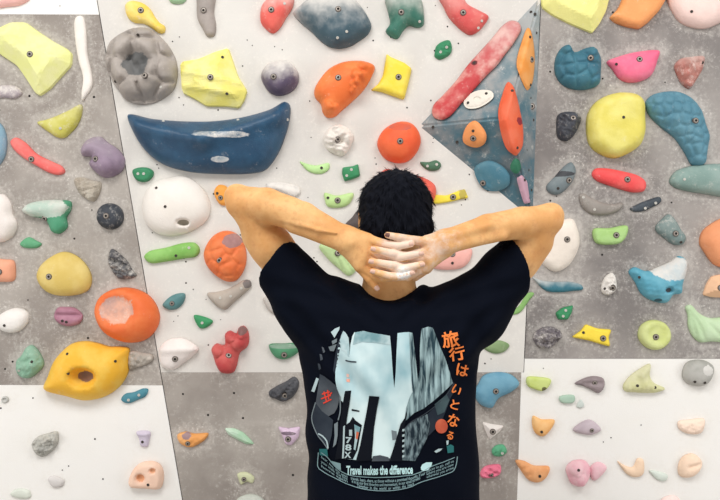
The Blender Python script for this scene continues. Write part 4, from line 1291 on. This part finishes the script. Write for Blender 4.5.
# --- fingernails on the tips that face the camera
NAIL = plain('fingernail', (226, 186, 168), .35, 0, .4)
NAIL_D = plain('fingernail_dark', (120, 84, 78), .4, 0, .4)
for i, (pts, rad) in enumerate(FINGERS):
    p, q = P(*pts[-1]), P(*pts[-2])
    d = Vector(p - q).normalized()
    up = Vector((0, -1, 0)); up = (up - d * up.dot(d)).normalized()
    side = d.cross(up)
    c = Vector(p) + d * (rad[-1] * px * .1)
    hit = BODY_BVH.ray_cast(c + up * .05, -up)
    if hit[0] is None:
        continue
    c = hit[0]
    r = rad[-1] * px
    vs, fs = [], []
    nu, nv = 7, 7
    for a in range(nu):
        for b_ in range(nv):
            u = (a / (nu - 1) - .5) * 2; v = (b_ / (nv - 1) - .5) * 2
            k = 1 - .25 * max(0, u) ** 2 * v * v
            vs.append(c + d * (u * r * .75) + side * (v * r * .62 * k) + up * (.0007 - .28 * r * v * v - .10 * r * u * u) - BASE)
    for a in range(nu - 1):
        for b_ in range(nv - 1):
            fs.append((a * nv + b_, (a + 1) * nv + b_, (a + 1) * nv + b_ + 1, a * nv + b_ + 1))
    nm = mesh_from('fingernail', vs, fs, [NAIL_D if i == 0 else NAIL])
    so = nm
    n_ob = new_obj('fingernail', nm, person)
    md = n_ob.modifiers.new('thickness', 'SOLIDIFY'); md.thickness = .0008; md.offset = 0

# --- hair: cap plus short strands
hair = Field(axis((HC[0] - .12, .003), HC[0] + .12), axis((HC[1] - .14, .003), HC[1] + .13), axis((HC[2] - .13, .003), HC[2] + .12))
hair.ell(HC + np.array((0, -.002, .004)), (.0785, .099, .080), .01)
hair.cone(HC + np.array((-.035, -.055, -.040)), HC + np.array((.035, -.055, -.040)), .042, .042, .02)
X, Y, Z = np.meshgrid(hair.x, hair.y, hair.z, indexing='ij')
lx, ly, lz = X - HC[0], Y - HC[1], Z - HC[2]
# hairline: below it at the face, above the nape at the back
line = np.where(ly > .02, -.062 + (ly - .02) * 1.5, -.066)
hair.F = np.maximum(hair.F, (line - lz) * .7)
hair.F = np.maximum(hair.F, (ly - .072) * .8 - np.clip(lz, 0, .1) * .15)
hair.F += .0018 * np.sin(lx * 190 + 3 * np.sin(lz * 60)) * np.sin(lz * 130 + ly * 120) + .0012 * np.sin(lx * 330 + lz * 200)
V, F = hair.mesh()
HAIRM, nt, b = nt_new('black_hair')
b.inputs['Base Color'].default_value = lin((12, 15, 25)); b.inputs['Roughness'].default_value = .75; b.inputs['Specular IOR Level'].default_value = .12
hb = BVHTree.FromPolygons([Vector(v) for v in V], [tuple(f) for f in F])
hv, hf = [tuple(v) for v in V], [tuple(f) for f in F]
rnd = random.Random(5)
whorl = Vector(HC + np.array((.006, -.045, .075)))
cand = [i for i in range(len(V)) if V[i][2] - HC[2] > -.06]
for k in range(5200):
    i = rnd.choice(cand)
    p = Vector(V[i])
    loc, nrm, _, _ = hb.find_nearest(p)
    n = (p - Vector(HC)).normalized() if nrm is None else nrm
    if n.dot(p - Vector(HC)) < 0:
        n = -n
    flow = (p - whorl); flow -= n * flow.dot(n)
    if flow.length < 1e-4:
        continue
    flow = (flow.normalized() + Vector((rnd.uniform(-.5, .5), rnd.uniform(-.5, .5), rnd.uniform(-.5, .3))) * .7).normalized()
    ln = rnd.uniform(.010, .021)
    wd = rnd.uniform(.0006, .0013)
    lift = rnd.uniform(.02, .22)
    side = flow.cross(n).normalized()
    b0 = len(hv)
    p0 = p - n * .001
    p1 = p + flow * ln * .55 + n * ln * lift * .6
    p2 = p + flow * ln * .95 + n * ln * lift * .75
    hv += [tuple(p0 - side * wd), tuple(p0 + side * wd), tuple(p1 + side * wd * .8), tuple(p1 - side * wd * .8), tuple(p2)]
    hf += [(b0, b0 + 1, b0 + 2, b0 + 3), (b0 + 3, b0 + 2, b0 + 4)]
hm = mesh_from('hair', [tuple(Vector(v) - BASE) for v in hv], hf, [HAIRM])
new_obj('hair', hm, person)['label'] = 'short black hair'
del hair

# --- t-shirt
sh = Field(axis((-.30, .004), .40), axis((-.90, .004), -.48), axis((.84, .006), (1.12, .004), 1.62))
LV = [(296, 388, 70, .075), (312, 389, 93, .098), (330, 390, 98, .112), (348, 390, 92, .118), (372, 389.5, 86, .120), (400, 390, 84.5, .120), (450, 392.5, 84.5, .120), (500, 393.5, 86, .122), (560, 394, 88, .125), (640, 394, 90, .128)]
X, Y, Z = np.meshgrid(sh.x, sh.y, sh.z, indexing='ij')
yl = [l[0] for l in LV]
zpx = 250 + (CAM_Z - Z) * FPX / (CAM_D + YM + YC)
sc = (CAM_D + YM + YC) / FPX
cx = (np.interp(zpx, yl, [l[1] for l in LV]) - 360) * sc
aw = np.interp(zpx, yl, [l[2] for l in LV]) * sc
bd = np.interp(zpx, yl, [l[3] for l in LV])
qx, qy = np.abs(X - cx) / aw, np.abs(Y - (YM + YC)) / bd
rr = (qx ** 2.5 + qy ** 2.5) ** (1 / 2.5)
d = (rr - 1) * np.minimum(aw, bd)
ztop = CAM_Z + (250 - 300) * sc
sh.F = np.maximum(d, Z - ztop).astype(np.float32)
hemz = .90
sh.cone(P(312, 307, .02), P(388, 320, .02), .070, .062, .03)
sh.cone(P(474, 311, .02), P(388, 320, .02), .068, .062, .03)
hl, hr = P(277, 262.5, .02), P(515, 264, .02)
cl_, cr_ = P(278.5, 263, .02), P(515.5, 267, .02)
sl_, sr_ = P(314, 307, .02), P(474, 311, .02)
for a, b_, ra, rb, hn, cp in ((sl_, hl, .071, .0570, (-.74, .28, .60), cl_), (sr_, hr, .068, .0575, (.88, .28, .34), cr_)):
    ax_ = (b_ - a) / np.linalg.norm(b_ - a)
    f2 = Field(sh.x, sh.y, sh.z)
    f2.cone(a, b_ + ax_ * .05, ra, rb - .002, .001)
    dd = (X - cp[0]) * hn[0] + (Y - cp[1]) * hn[1] + (Z - cp[2]) * hn[2]
    g = np.maximum(f2.F, dd)
    h = np.clip(.5 + .5 * (sh.F - g) / .03, 0, 1)
    sh.F = (sh.F * (1 - h) + g * h - .03 * h * (1 - h)).astype(np.float32)
    # hollow mouth of the sleeve
    f2 = Field(sh.x, sh.y, sh.z)
    f2.cone(b_ - ax_ * .03, b_ + ax_ * .07, rb - .0075, rb - .0075, .001)
    sh.F = np.maximum(sh.F, -f2.F)
# folds
f = np.zeros_like(X)
for (p0, p1, wd, amp, fr) in (((300, 320), (352, 380), .05, .0045, 120), ((484, 322), (440, 372), .05, .0045, 120), ((330, 282), (372, 318), .030, .005, 150), ((440, 286), (410, 316), .028, .005, 150),
                              ((285, 290), (330, 300), .04, .003, 130), ((505, 290), (455, 305), .04, .003, 130), ((320, 470), (400, 500), .08, .003, 60)):
    a = P(*p0, -.08); b_ = P(*p1, -.09)
    ab = b_ - a
    t = np.clip(((X - a[0]) * ab[0] + (Z - a[2]) * ab[2]) / (ab[0] ** 2 + ab[2] ** 2), 0, 1)
    ex, ez = X - a[0] - t * ab[0], Z - a[2] - t * ab[2]
    nn = np.array((-ab[2], ab[0])) / math.hypot(ab[0], ab[2])
    s_ = ex * nn[0] + ez * nn[1]
    f += amp * np.cos(s_ * fr) * np.exp(-(ex ** 2 + ez ** 2) / wd ** 2)
f += .0016 * np.sin(Z * 46 + 2.2 * np.sin(X * 21)) * np.sin(X * 33 + 1) + .001 * np.sin(X * 90 + Z * 40)
sh.F = (sh.F + f).astype(np.float32)
# neck opening, hem
sh.ell(P(388, 281, -.02), (.055, .16, .038), .006, 'cut')
sh.ell(P(388, 285, .06), (.066, .075, .062), .006, 'cut')
sh.cone(P(388, 330, .03), P(390, 270, .03), .066, .060, .004, 'cut')
sh.F = np.maximum(sh.F, hemz - Z).astype(np.float32)
V, F = sh.mesh()
V = relax(V, F, 2, .4)


def cloth(name, c0, c1, rough=.85):
    m, nt, b = nt_new(name)
    N, L = nt.nodes, nt.links
    tc = N.new('ShaderNodeTexCoord'); n = N.new('ShaderNodeTexNoise')
    n.inputs['Scale'].default_value = 9; n.inputs['Detail'].default_value = 6
    L.new(tc.outputs['Object'], n.inputs['Vector'])
    mx = N.new('ShaderNodeMix'); mx.data_type = 'RGBA'
    L.new(n.outputs['Fac'], mx.inputs['Factor'])
    mx.inputs['A'].default_value = lin(c0); mx.inputs['B'].default_value = lin(c1)
    L.new(mx.outputs['Result'], b.inputs['Base Color'])
    b.inputs['Roughness'].default_value = rough; b.inputs['Specular IOR Level'].default_value = .06
    w = N.new('ShaderNodeTexNoise'); w.inputs['Scale'].default_value = 700
    L.new(tc.outputs['Object'], w.inputs['Vector'])
    bp = N.new('ShaderNodeBump'); bp.inputs['Strength'].default_value = .15; bp.inputs['Distance'].default_value = .001
    L.new(w.outputs['Fac'], bp.inputs['Height']); L.new(bp.outputs[0], b.inputs['Normal'])
    return m


shirt = new_obj('t_shirt', np_mesh('t_shirt', V - np.array(BASE), F, [cloth('black_jersey', (7, 11, 22), (11, 16, 28))]), person)
shirt['label'] = 'loose black t-shirt with a city print on its back'
SHIRT = BVHTree.FromPolygons([Vector(v) for v in V], [tuple(q) for q in F])
del sh

# --- trousers and shoes (below the picture)
tr = Field(axis((BASE.x - .25, .007), BASE.x + .25), axis((BASE.y - .22, .007), BASE.y + .22), axis((.06, .009), 1.04))
tr.cone((BASE.x - .06, BASE.y, .97), (BASE.x + .06, BASE.y, .97), .115, .115, .03)
for sgn in (-1, 1):
    tr.chain([(BASE.x + sgn * .088, BASE.y, .92), (BASE.x + sgn * .11, BASE.y + .015, .50), (BASE.x + sgn * .125, BASE.y - .028, .10)], [.102, .078, .066], .02)
X, Y, Z = np.meshgrid(tr.x, tr.y, tr.z, indexing='ij')
tr.F += .003 * np.sin(Z * 70 + X * 30) * np.sin(Y * 40)
tr.F = np.maximum(tr.F, np.maximum(Z - 1.0, .10 - Z)).astype(np.float32)
V, F = tr.mesh()
new_obj('trousers', np_mesh('trousers', V - np.array(BASE), F, [cloth('grey_trousers', (52, 55, 62), (66, 69, 76))]), person)
for sgn in (-1, 1):
    s0 = np.array((BASE.x + sgn * .125, BASE.y - .03, 0))
    so = Field(axis((s0[0] - .12, .005), s0[0] + .12), axis((s0[1] - .12, .005), s0[1] + .28), axis((-.006, .004), .17))
    so.cone(s0 + (0, -.03, .05), s0 + (sgn * .03, .17, .035), .046, .040, .01)
    so.cone(s0 + (0, -.01, .06), s0 + (0, 0, .12), .05, .05, .03)
    so.cone(s0 + (0, -.03, .012), s0 + (sgn * .032, .18, .012), .046, .046, .01)
    X, Y, Z = np.meshgrid(so.x, so.y, so.z, indexing='ij')
    so.F = np.maximum(np.maximum(so.F, -Z + .001), Z - .13).astype(np.float32)
    V, F = so.mesh()
    new_obj('shoe', np_mesh('shoe', V - np.array(BASE), F, [plain('shoe_leather', (70, 68, 70), .6)]), person)

# ------------------------------------------------------------------ the print on the back of the shirt
EYE = Vector((0, -CAM_D, CAM_Z))


def on_shirt(px_, py_, off):
    d = (W(px_, py_, -.8) - EYE).normalized()
    hit = SHIRT.ray_cast(EYE, d)
    if hit[0] is None:
        hit = SHIRT.find_nearest(W(px_, py_, -.80))
    n = hit[1]
    if n.dot(d) > 0:
        n = -n
    return hit[0] + n * off - BASE


def ink(name, rgb, rough=.75):
    return plain(name, rgb, rough, 0, .15)


def mottled_ink(name, c0, c1, scale, stretch=(1, 1, 1), lo=.35, hi=.65, detail=4, dist=0.0, rot=0.0):
    m, nt, b = nt_new(name)
    N, L = nt.nodes, nt.links
    tc = N.new('ShaderNodeTexCoord'); mp = N.new('ShaderNodeMapping'); mp.inputs['Scale'].default_value = stretch
    mp.inputs['Rotation'].default_value = (0, rot, 0)
    L.new(tc.outputs['Object'], mp.inputs['Vector'])
    n = N.new('ShaderNodeTexNoise'); n.inputs['Scale'].default_value = scale; n.inputs['Detail'].default_value = detail
    n.inputs['Distortion'].default_value = dist
    L.new(mp.outputs[0], n.inputs['Vector'])
    r = N.new('ShaderNodeMapRange'); r.inputs['From Min'].default_value = lo; r.inputs['From Max'].default_value = hi
    L.new(n.outputs['Fac'], r.inputs['Value'])
    mx = N.new('ShaderNodeMix'); mx.data_type = 'RGBA'
    L.new(r.outputs['Result'], mx.inputs['Factor'])
    mx.inputs['A'].default_value = lin(c0); mx.inputs['B'].default_value = lin(c1)
    L.new(mx.outputs['Result'], b.inputs['Base Color'])
    b.inputs['Roughness'].default_value = .75; b.inputs['Specular IOR Level'].default_value = .15
    return m


class Decal:
    def __init__(self):
        self.v, self.f, self.m, self.mats = [], [], [], []

    def _mat(self, mat):
        if mat not in self.mats:
            self.mats.append(mat)
        return self.mats.index(mat)

    def poly(self, pts, mat, layer=0, step=2.6):
        if isinstance(pts, str):
            q = [float(v) for v in pts.replace(',', ' ').split()]
            pts = list(zip(q[0::2], q[1::2]))
        P_ = []
        for i in range(len(pts)):
            a, b_ = np.array(pts[i], float), np.array(pts[(i + 1) % len(pts)], float)
            k = max(1, int(np.linalg.norm(b_ - a) / step))
            P_ += [a + (b_ - a) * j / k for j in range(k)]
        Vv, Ff = tri_fill(np.array(P_), step)
        self.raw(Vv, Ff, mat, layer)

    def raw(self, Vv, Ff, mat, layer):
        b0 = len(self.v); mi = self._mat(mat)
        w = [on_shirt(x, y, .0014 + .0006 * layer) for x, y in Vv]
        self.v += [tuple(p) for p in w]
        for f in Ff:
            n = (w[f[1]] - w[f[0]]).cross(w[f[2]] - w[f[0]])
            f = f if n.y < 0 else f[::-1]
            self.f.append(tuple(b0 + i for i in f)); self.m.append(mi)

    def line(self, pts, width, mat, layer=1):
        pts = catmull_open(pts)
        L_, R_ = [], []
        for i in range(len(pts)):
            t = pts[min(i + 1, len(pts) - 1)] - pts[max(i - 1, 0)]
            t = t / max(1e-6, np.linalg.norm(t)); n = np.array((-t[1], t[0])) * width / 2
            L_.append(pts[i] + n); R_.append(pts[i] - n)
        Vv = L_ + R_
        k = len(L_)
        self.raw(Vv, [(i, i + 1, k + i + 1, k + i) for i in range(k - 1)], mat, layer)

    def text(self, s, mat, place, size, layer=2, bold=0.0):
        """place(u, v) takes text coordinates (in pixels, v upwards) to a photo pixel"""
        cu = bpy.data.curves.new('lettering', 'FONT')
        cu.body = s; cu.size = 1.0; cu.resolution_u = 3; cu.offset = bold
        ob = bpy.data.objects.new('lettering', cu); COL.objects.link(ob)
        dg = bpy.context.evaluated_depsgraph_get()
        me = ob.evaluated_get(dg).to_mesh()
        q = [(v.co.x, v.co.y) for v in me.vertices]
        fs = [tuple(p.vertices) for p in me.polygons]
        wd = max(v[0] for v in q) if q else 1
        ob.evaluated_get(dg).to_mesh_clear()
        bpy.data.objects.remove(ob); bpy.data.curves.remove(cu)
        if q:
            self.raw([place(x, y, wd) for x, y in q], fs, mat, layer)

    def build(self, name, parent):
        me = mesh_from(name, self.v, self.f, self.mats, True, self.m)
        return new_obj(name, me, parent)


def catmull_open(pts, per=2.5):
    P_ = [np.array(p, float) for p in pts]
    P_ = [2 * P_[0] - P_[1]] + P_ + [2 * P_[-1] - P_[-2]]
    out = []
    for i in range(1, len(P_) - 2):
        p0, p1, p2, p3 = P_[i - 1:i + 3]
        k = max(2, int(np.linalg.norm(p2 - p1) / per))
        for j in range(k):
            t = j / k
            out.append(.5 * (2 * p1 + (p2 - p0) * t + (2 * p0 - 5 * p1 + 4 * p2 - p3) * t * t + (3 * p1 - p0 - 3 * p2 + p3) * t ** 3))
    out.append(P_[-2])
    return out


SKY = mottled_ink('print_sky', (132, 178, 190), (218, 238, 240), 8, (1, 1, .7), .36, .58)
SKY2 = mottled_ink('print_sky_edge', (120, 160, 168), (186, 208, 212), 24, (1, 1, 1), .4, .6)
FACADE = mottled_ink('print_facade', (40, 62, 72), (160, 186, 190), 9, (16, 1, 2.2), .38, .64, 4, .4, .08)
FACADE2 = mottled_ink('print_low_facade', (30, 44, 54), (128, 148, 154), 9, (18, 1, 5), .42, .66, 3, .3, -.12)
INKB = ink('print_black', (9, 14, 25))
SLATE = mottled_ink('print_slate', (56, 64, 74), (92, 98, 104), 14)
DSLATE = mottled_ink('print_dark_slate', (34, 42, 54), (52, 60, 70), 14)
PALE = ink('print_pale', (178, 198, 202))
GREYI = ink('print_grey', (120, 132, 138))
RED = ink('print_red', (226, 72, 56))
ORANGE = ink('print_orange', (240, 132, 66))
RUST = mottled_ink('print_rust', (186, 84, 60), (214, 112, 82), 30)
CAP = ink('print_caption', (190, 226, 228))
TEAL = ink('print_teal', (44, 110, 112))
FINE = ink('print_fine', (136, 166, 172))

pic = Decal()
# sky between the towers
pic.poly('343.5,331 346,333 348.8,338 349.6,348 349.2,357 350.5,345 352.5,336 354.3,332.6 358,332 364,331 368,332 375,333.5 382,334.5 390,336 391.5,352 393,375 394.2,388 395.8,372 396.6,350 397.4,333.4 403,332.6 409,332.2 412.6,333 414.5,350 416.5,368 419,392 414,404 408,410 404,424 397,440 391,458 380,460 372,458 360,460 346,459 340,440 343,420 346,404 341,400 338,392 335.5,380 335.2,372 337.5,360 338.4,346 341,336', SKY, 0)
pic.poly('343.5,331 346,333 348.8,338 349.6,348 349,357 345,352 341,350 340,340', SKY2, 1)
pic.poly('409,332.4 412.6,333 414.5,350 416.5,368 419,392 414,402 412,388 410.5,365 409.6,348', FACADE, 1)
pic.poly('355,332.6 364,331.2 375,333.6 390,336 390.6,345 376,343 362,342 353,345', SKY2, 1)
# right hand tower and the bridge deck that crosses it
pic.poly('421.5,329 428,327 432.5,328 436,337 440,347 445,359 450,374 452,383 444,391 434,400 424,408 414,413 404,422 406,408 410,396 416,386 420,370 419.6,350 420.4,338', FACADE, 1)
pic.poly('405,427 416,419 427,414 430,424 427,438 420,452 415,461 402,460 404,446', FACADE2, 0)
pic.poly('453,381 455,389 450,398 446,410 440,424 432,432 428,436 430,424 427,414 436,405 446,393', DSLATE, 1)
pic.poly('434,404 446,394 449,400 444,412 437,415', mottled_ink('print_tank', (60, 78, 84), (84, 104, 108), 20), 2)
pic.line([(404.5, 428), (412, 421), (424, 414), (436, 404.5), (446, 394), (453, 383)], .7, SLATE, 2)
pic.poly([(441 + 6.2 * math.cos(t), 426 + 7.2 * math.sin(t)) for t in [k * math.pi / 10 for k in range(20)]], RUST, 2, 2)
pic.poly('434,451 438,448.5 442,448.2 440,450.6 436,452.6', PALE, 2, 2)
pic.poly('446,446 450,444 453,446 453,452 447,453', TEAL, 2, 2)
pic.poly('445.6,440.6 448,440 447.6,444 446,445', PALE, 2, 1.5)
# black tower strips
pic.poly('345.2,391 351,390.6 350,402 347.2,420 344.4,440 342.4,458 335.6,459 338.6,440 341,420', INKB, 2)
pic.poly('369.6,395.4 379.6,396.4 377,410 374,428 371.6,460 356,461 360.5,445 364,425', INKB, 2)
pic.poly('407.6,407.4 407,414 404.6,425 402.5,440 402,461 389,461 393.5,448 397,436 400.4,424 404.6,418', INKB, 2)
for k in range(6):
    pic.poly([(402.2 + dx, 429 + k * 5.2 + dy) for dx, dy in ((0, 0), (2.2, -.6), (2.0, 1.8), (-.2, 2.2))], PALE, 3, 2)
pic.poly('391.5,430 396.5,431 397,439 392.5,440', GREYI, 1, 2)
pic.poly('373,456 380,455 388,457 391,461 372,461', SLATE, 1, 2.5)
pic.poly('352,408.6 359.4,410.4 359.4,411.8 352,410.6', INKB, 1, 2)
pic.line([(346, 360), (351, 361.4), (356.5, 362)], 1.2, DSLATE, 2)
# hanging sign in the street
pic.poly('345.4,425 350,422 353,416.6 355.4,420 362,425 357.6,450 353,459 343.4,459', INKB, 1, 2.5)
pic.poly('354.6,424 360.6,427 357.4,442 355.8,450 354,449 355.6,436', SKY2, 3, 2)
pic.poly('357,431 359.4,432 358,439 356.4,438', RUST, 4, 2)
pic.poly('343.8,426 345.6,425 344,458 342.4,458', PALE, 3, 2)
for ch, y in (('1', 432), ('7', 439.4), ('8', 446.8), ('X', 454.2)):
    pic.text(ch, PALE, lambda u, v, wd, y=y: (345.8 + u / wd * 6.4 + .5 - (y - 432) * .06, y + 3.2 - v * 8.2), 1, 3, .03)
pic.poly('346.6,373.6 349.4,374 349,377.4 346.4,377', ink('print_peach', (232, 190, 176)), 1, 1.5)
pic.poly('346.2,379 350,379 349.8,382.4 346.4,382', ink('print_peach_deep', (236, 170, 150)), 1, 1.5)
# left hand building with its banner
pic.poly('343,331 344,334 340,350 337,366 334.5,374 333,370 335.4,356 337.6,344', DSLATE, 0)
pic.poly('331,332.4 335,329 340,326.8 339.4,330 336.8,334 334.6,338 332.6,335', PALE, 1, 2)
pic.poly('332,341 337,338.6 337,342 333,344.4', GREYI, 1, 2)
pic.poly('329,346.6 337,344 334.4,351 330.6,350.6', GREYI, 1, 2)
for x, y in ((323.6, 349.6), (321.4, 357), (320, 366)):
    pic.poly([(x - 1.6, y - 3), (x + .6, y - 2), (x + 1.8, y + 2.6), (x - .4, y + 3.6)], SLATE, 1, 2)
pic.poly('320.5,373.6 325,376 331,380.6 336,385 340.6,396 337.6,408 334.6,413 329,416 322.6,411 316.4,402.6', SLATE, 1)
pic.poly('316.8,377.6 319.4,378.6 315,392 312,391', PALE, 1, 2)
pic.poly('316.4,402.6 322.6,411 329,416 333.6,420 332,435 328.6,449 323,441 318,434 312.8,418.6', DSLATE, 1)
pic.line([(316.4, 402), (312.8, 418.6), (318, 434), (324, 442), (328.6, 449)], 1.0, GREYI, 2)
pic.line([(340.6, 396), (340.8, 410), (338.6, 420)], 1.2, GREYI, 2)
pic.poly('334.6,424 338.4,421.4 338,435 336.4,444 333.4,447.4 335,436', GREYI, 2, 2)
pic.line([(319.4, 433.6), (323.6, 436), (327.6, 441), (328.8, 448)], 1.4, PALE, 3)
for a, b_ in (((321.8, 398.6), (331.6, 395)), ((324.6, 391.4), (327.4, 402)), ((328.4, 389.6), (329.4, 399)), ((322.6, 394), (330.6, 391.4)), ((324, 403), (332, 399)), ((330, 395), (332.6, 392))):
    pic.line([a, b_], 1.3, RED, 3)
pic.build('printed_picture', shirt)['label'] = 'pale blue and black city picture'

let = Decal()
for ch, x, y, w_, h_, rot in (('旅', 450, 339.5, 17, 16, -8), ('行', 456.5, 353.5, 17, 15, -10), ('は', 461.2, 369.5, 13, 14, 12), ('い', 455.6, 389.5, 11.5, 12, 36), ('と', 454, 404.5, 12, 10.5, 18), ('な', 452.6, 420, 12.5, 14, 16), ('る', 449.6, 435, 8.5, 9.5, 18)):
    ca, sa = math.cos(math.radians(rot)), math.sin(math.radians(rot))

    def place(u, v, wd, x=x, y=y, w_=w_, h_=h_, ca=ca, sa=sa):
        a, b_ = (u - .5) * w_, -(v - .38) * h_
        return (x + a * ca - b_ * sa, y + a * sa + b_ * ca)
    let.text(ch, ORANGE, place, 1, 3, .022)
let.build('printed_lettering', shirt)['label'] = 'orange japanese lettering'

cap = Decal()


def caption_y(x):
    return 471.2 + .9 * math.cos((x - 386) / 40 * 1.2) - .012 * (x - 380)


cap.text('Travel makes the difference', CAP, lambda u, v, wd: (346.8 + u / wd * 66, caption_y(346.8 + u / wd * 66) + 1.9 - v * 12), 1, 2, .035)


def low(x):        # the lower frame line
    return float(np.interp(x, [319, 326, 336, 346, 356, 366, 378, 392, 404, 412, 420, 430, 440, 452], [468, 473, 478, 483, 487, 489.4, 490.4, 490.2, 488.4, 486, 482, 479, 476, 471.5]))


def up(x):         # the upper frame line
    return float(np.interp(x, [319, 328, 334, 342, 350, 360, 376, 395, 412, 422, 432, 444, 456], [450, 456.5, 464, 471.5, 475, 476.4, 477, 476.6, 474.8, 471.6, 465.6, 461.4, 456.4]))


cap.line([(319.2, 452), (318.6, 466)] + [(x, low(x)) for x in range(322, 452, 6)] + [(453, 470.6), (455.6, 464), (456.6, 456.4)], .75, FINE, 2)
cap.line([(x, up(x)) for x in range(322, 457, 6)], .75, FINE, 2)
for k, s in enumerate(('travels, learn, share, at those without a promised thought, if our', 'it is in our first thoughts and momentum, in our small streets', 'Together  in  the  world  or  within  the  heart')):
    a, b_ = ((351, 425), (352, 420), (357, 414))[k]

    def place(u, v, wd, k=k, a=a, b_=b_):
        x = a + u / wd * (b_ - a)
        t = (k + 1) / 3.6
        return (x, up(x) * (1 - t) + low(x) * t + 1.2 - v * 4.2)
    cap.text(s, FINE, place, 1, 2, .02)
for k in range(3):
    for a, b_, s in ((426, 453, ('places to go, call us', 'where you are now', 'wherever you arrive')[k]), (322, 348, ('hear, see, the ways', 'you walk the line', 'home again')[k])):
        def place(u, v, wd, k=k, a=a, b_=b_):
            x = a + u / wd * (b_ - a)
            t = (k + 1) / 4.0
            return (x, up(x) * (1 - t) + low(x) * t + .8 - v * 3.6)
        cap.text(s, FINE, place, 1, 2, .01)
cap.poly('320,448.6 327.6,448.6 328.6,456 320.4,454.6', TEAL, 1, 2)
cap.poly('330,460 341,463 341.4,469.6 337,468', FINE, 1, 2)
cap.poly('420.4,467.4 422,464.4 426,462.2 432,462 431,466 427.6,470 423.6,471 421,470', CAP, 2, 2)
cap.build('printed_caption', shirt)['label'] = 'pale blue caption and frame lines'
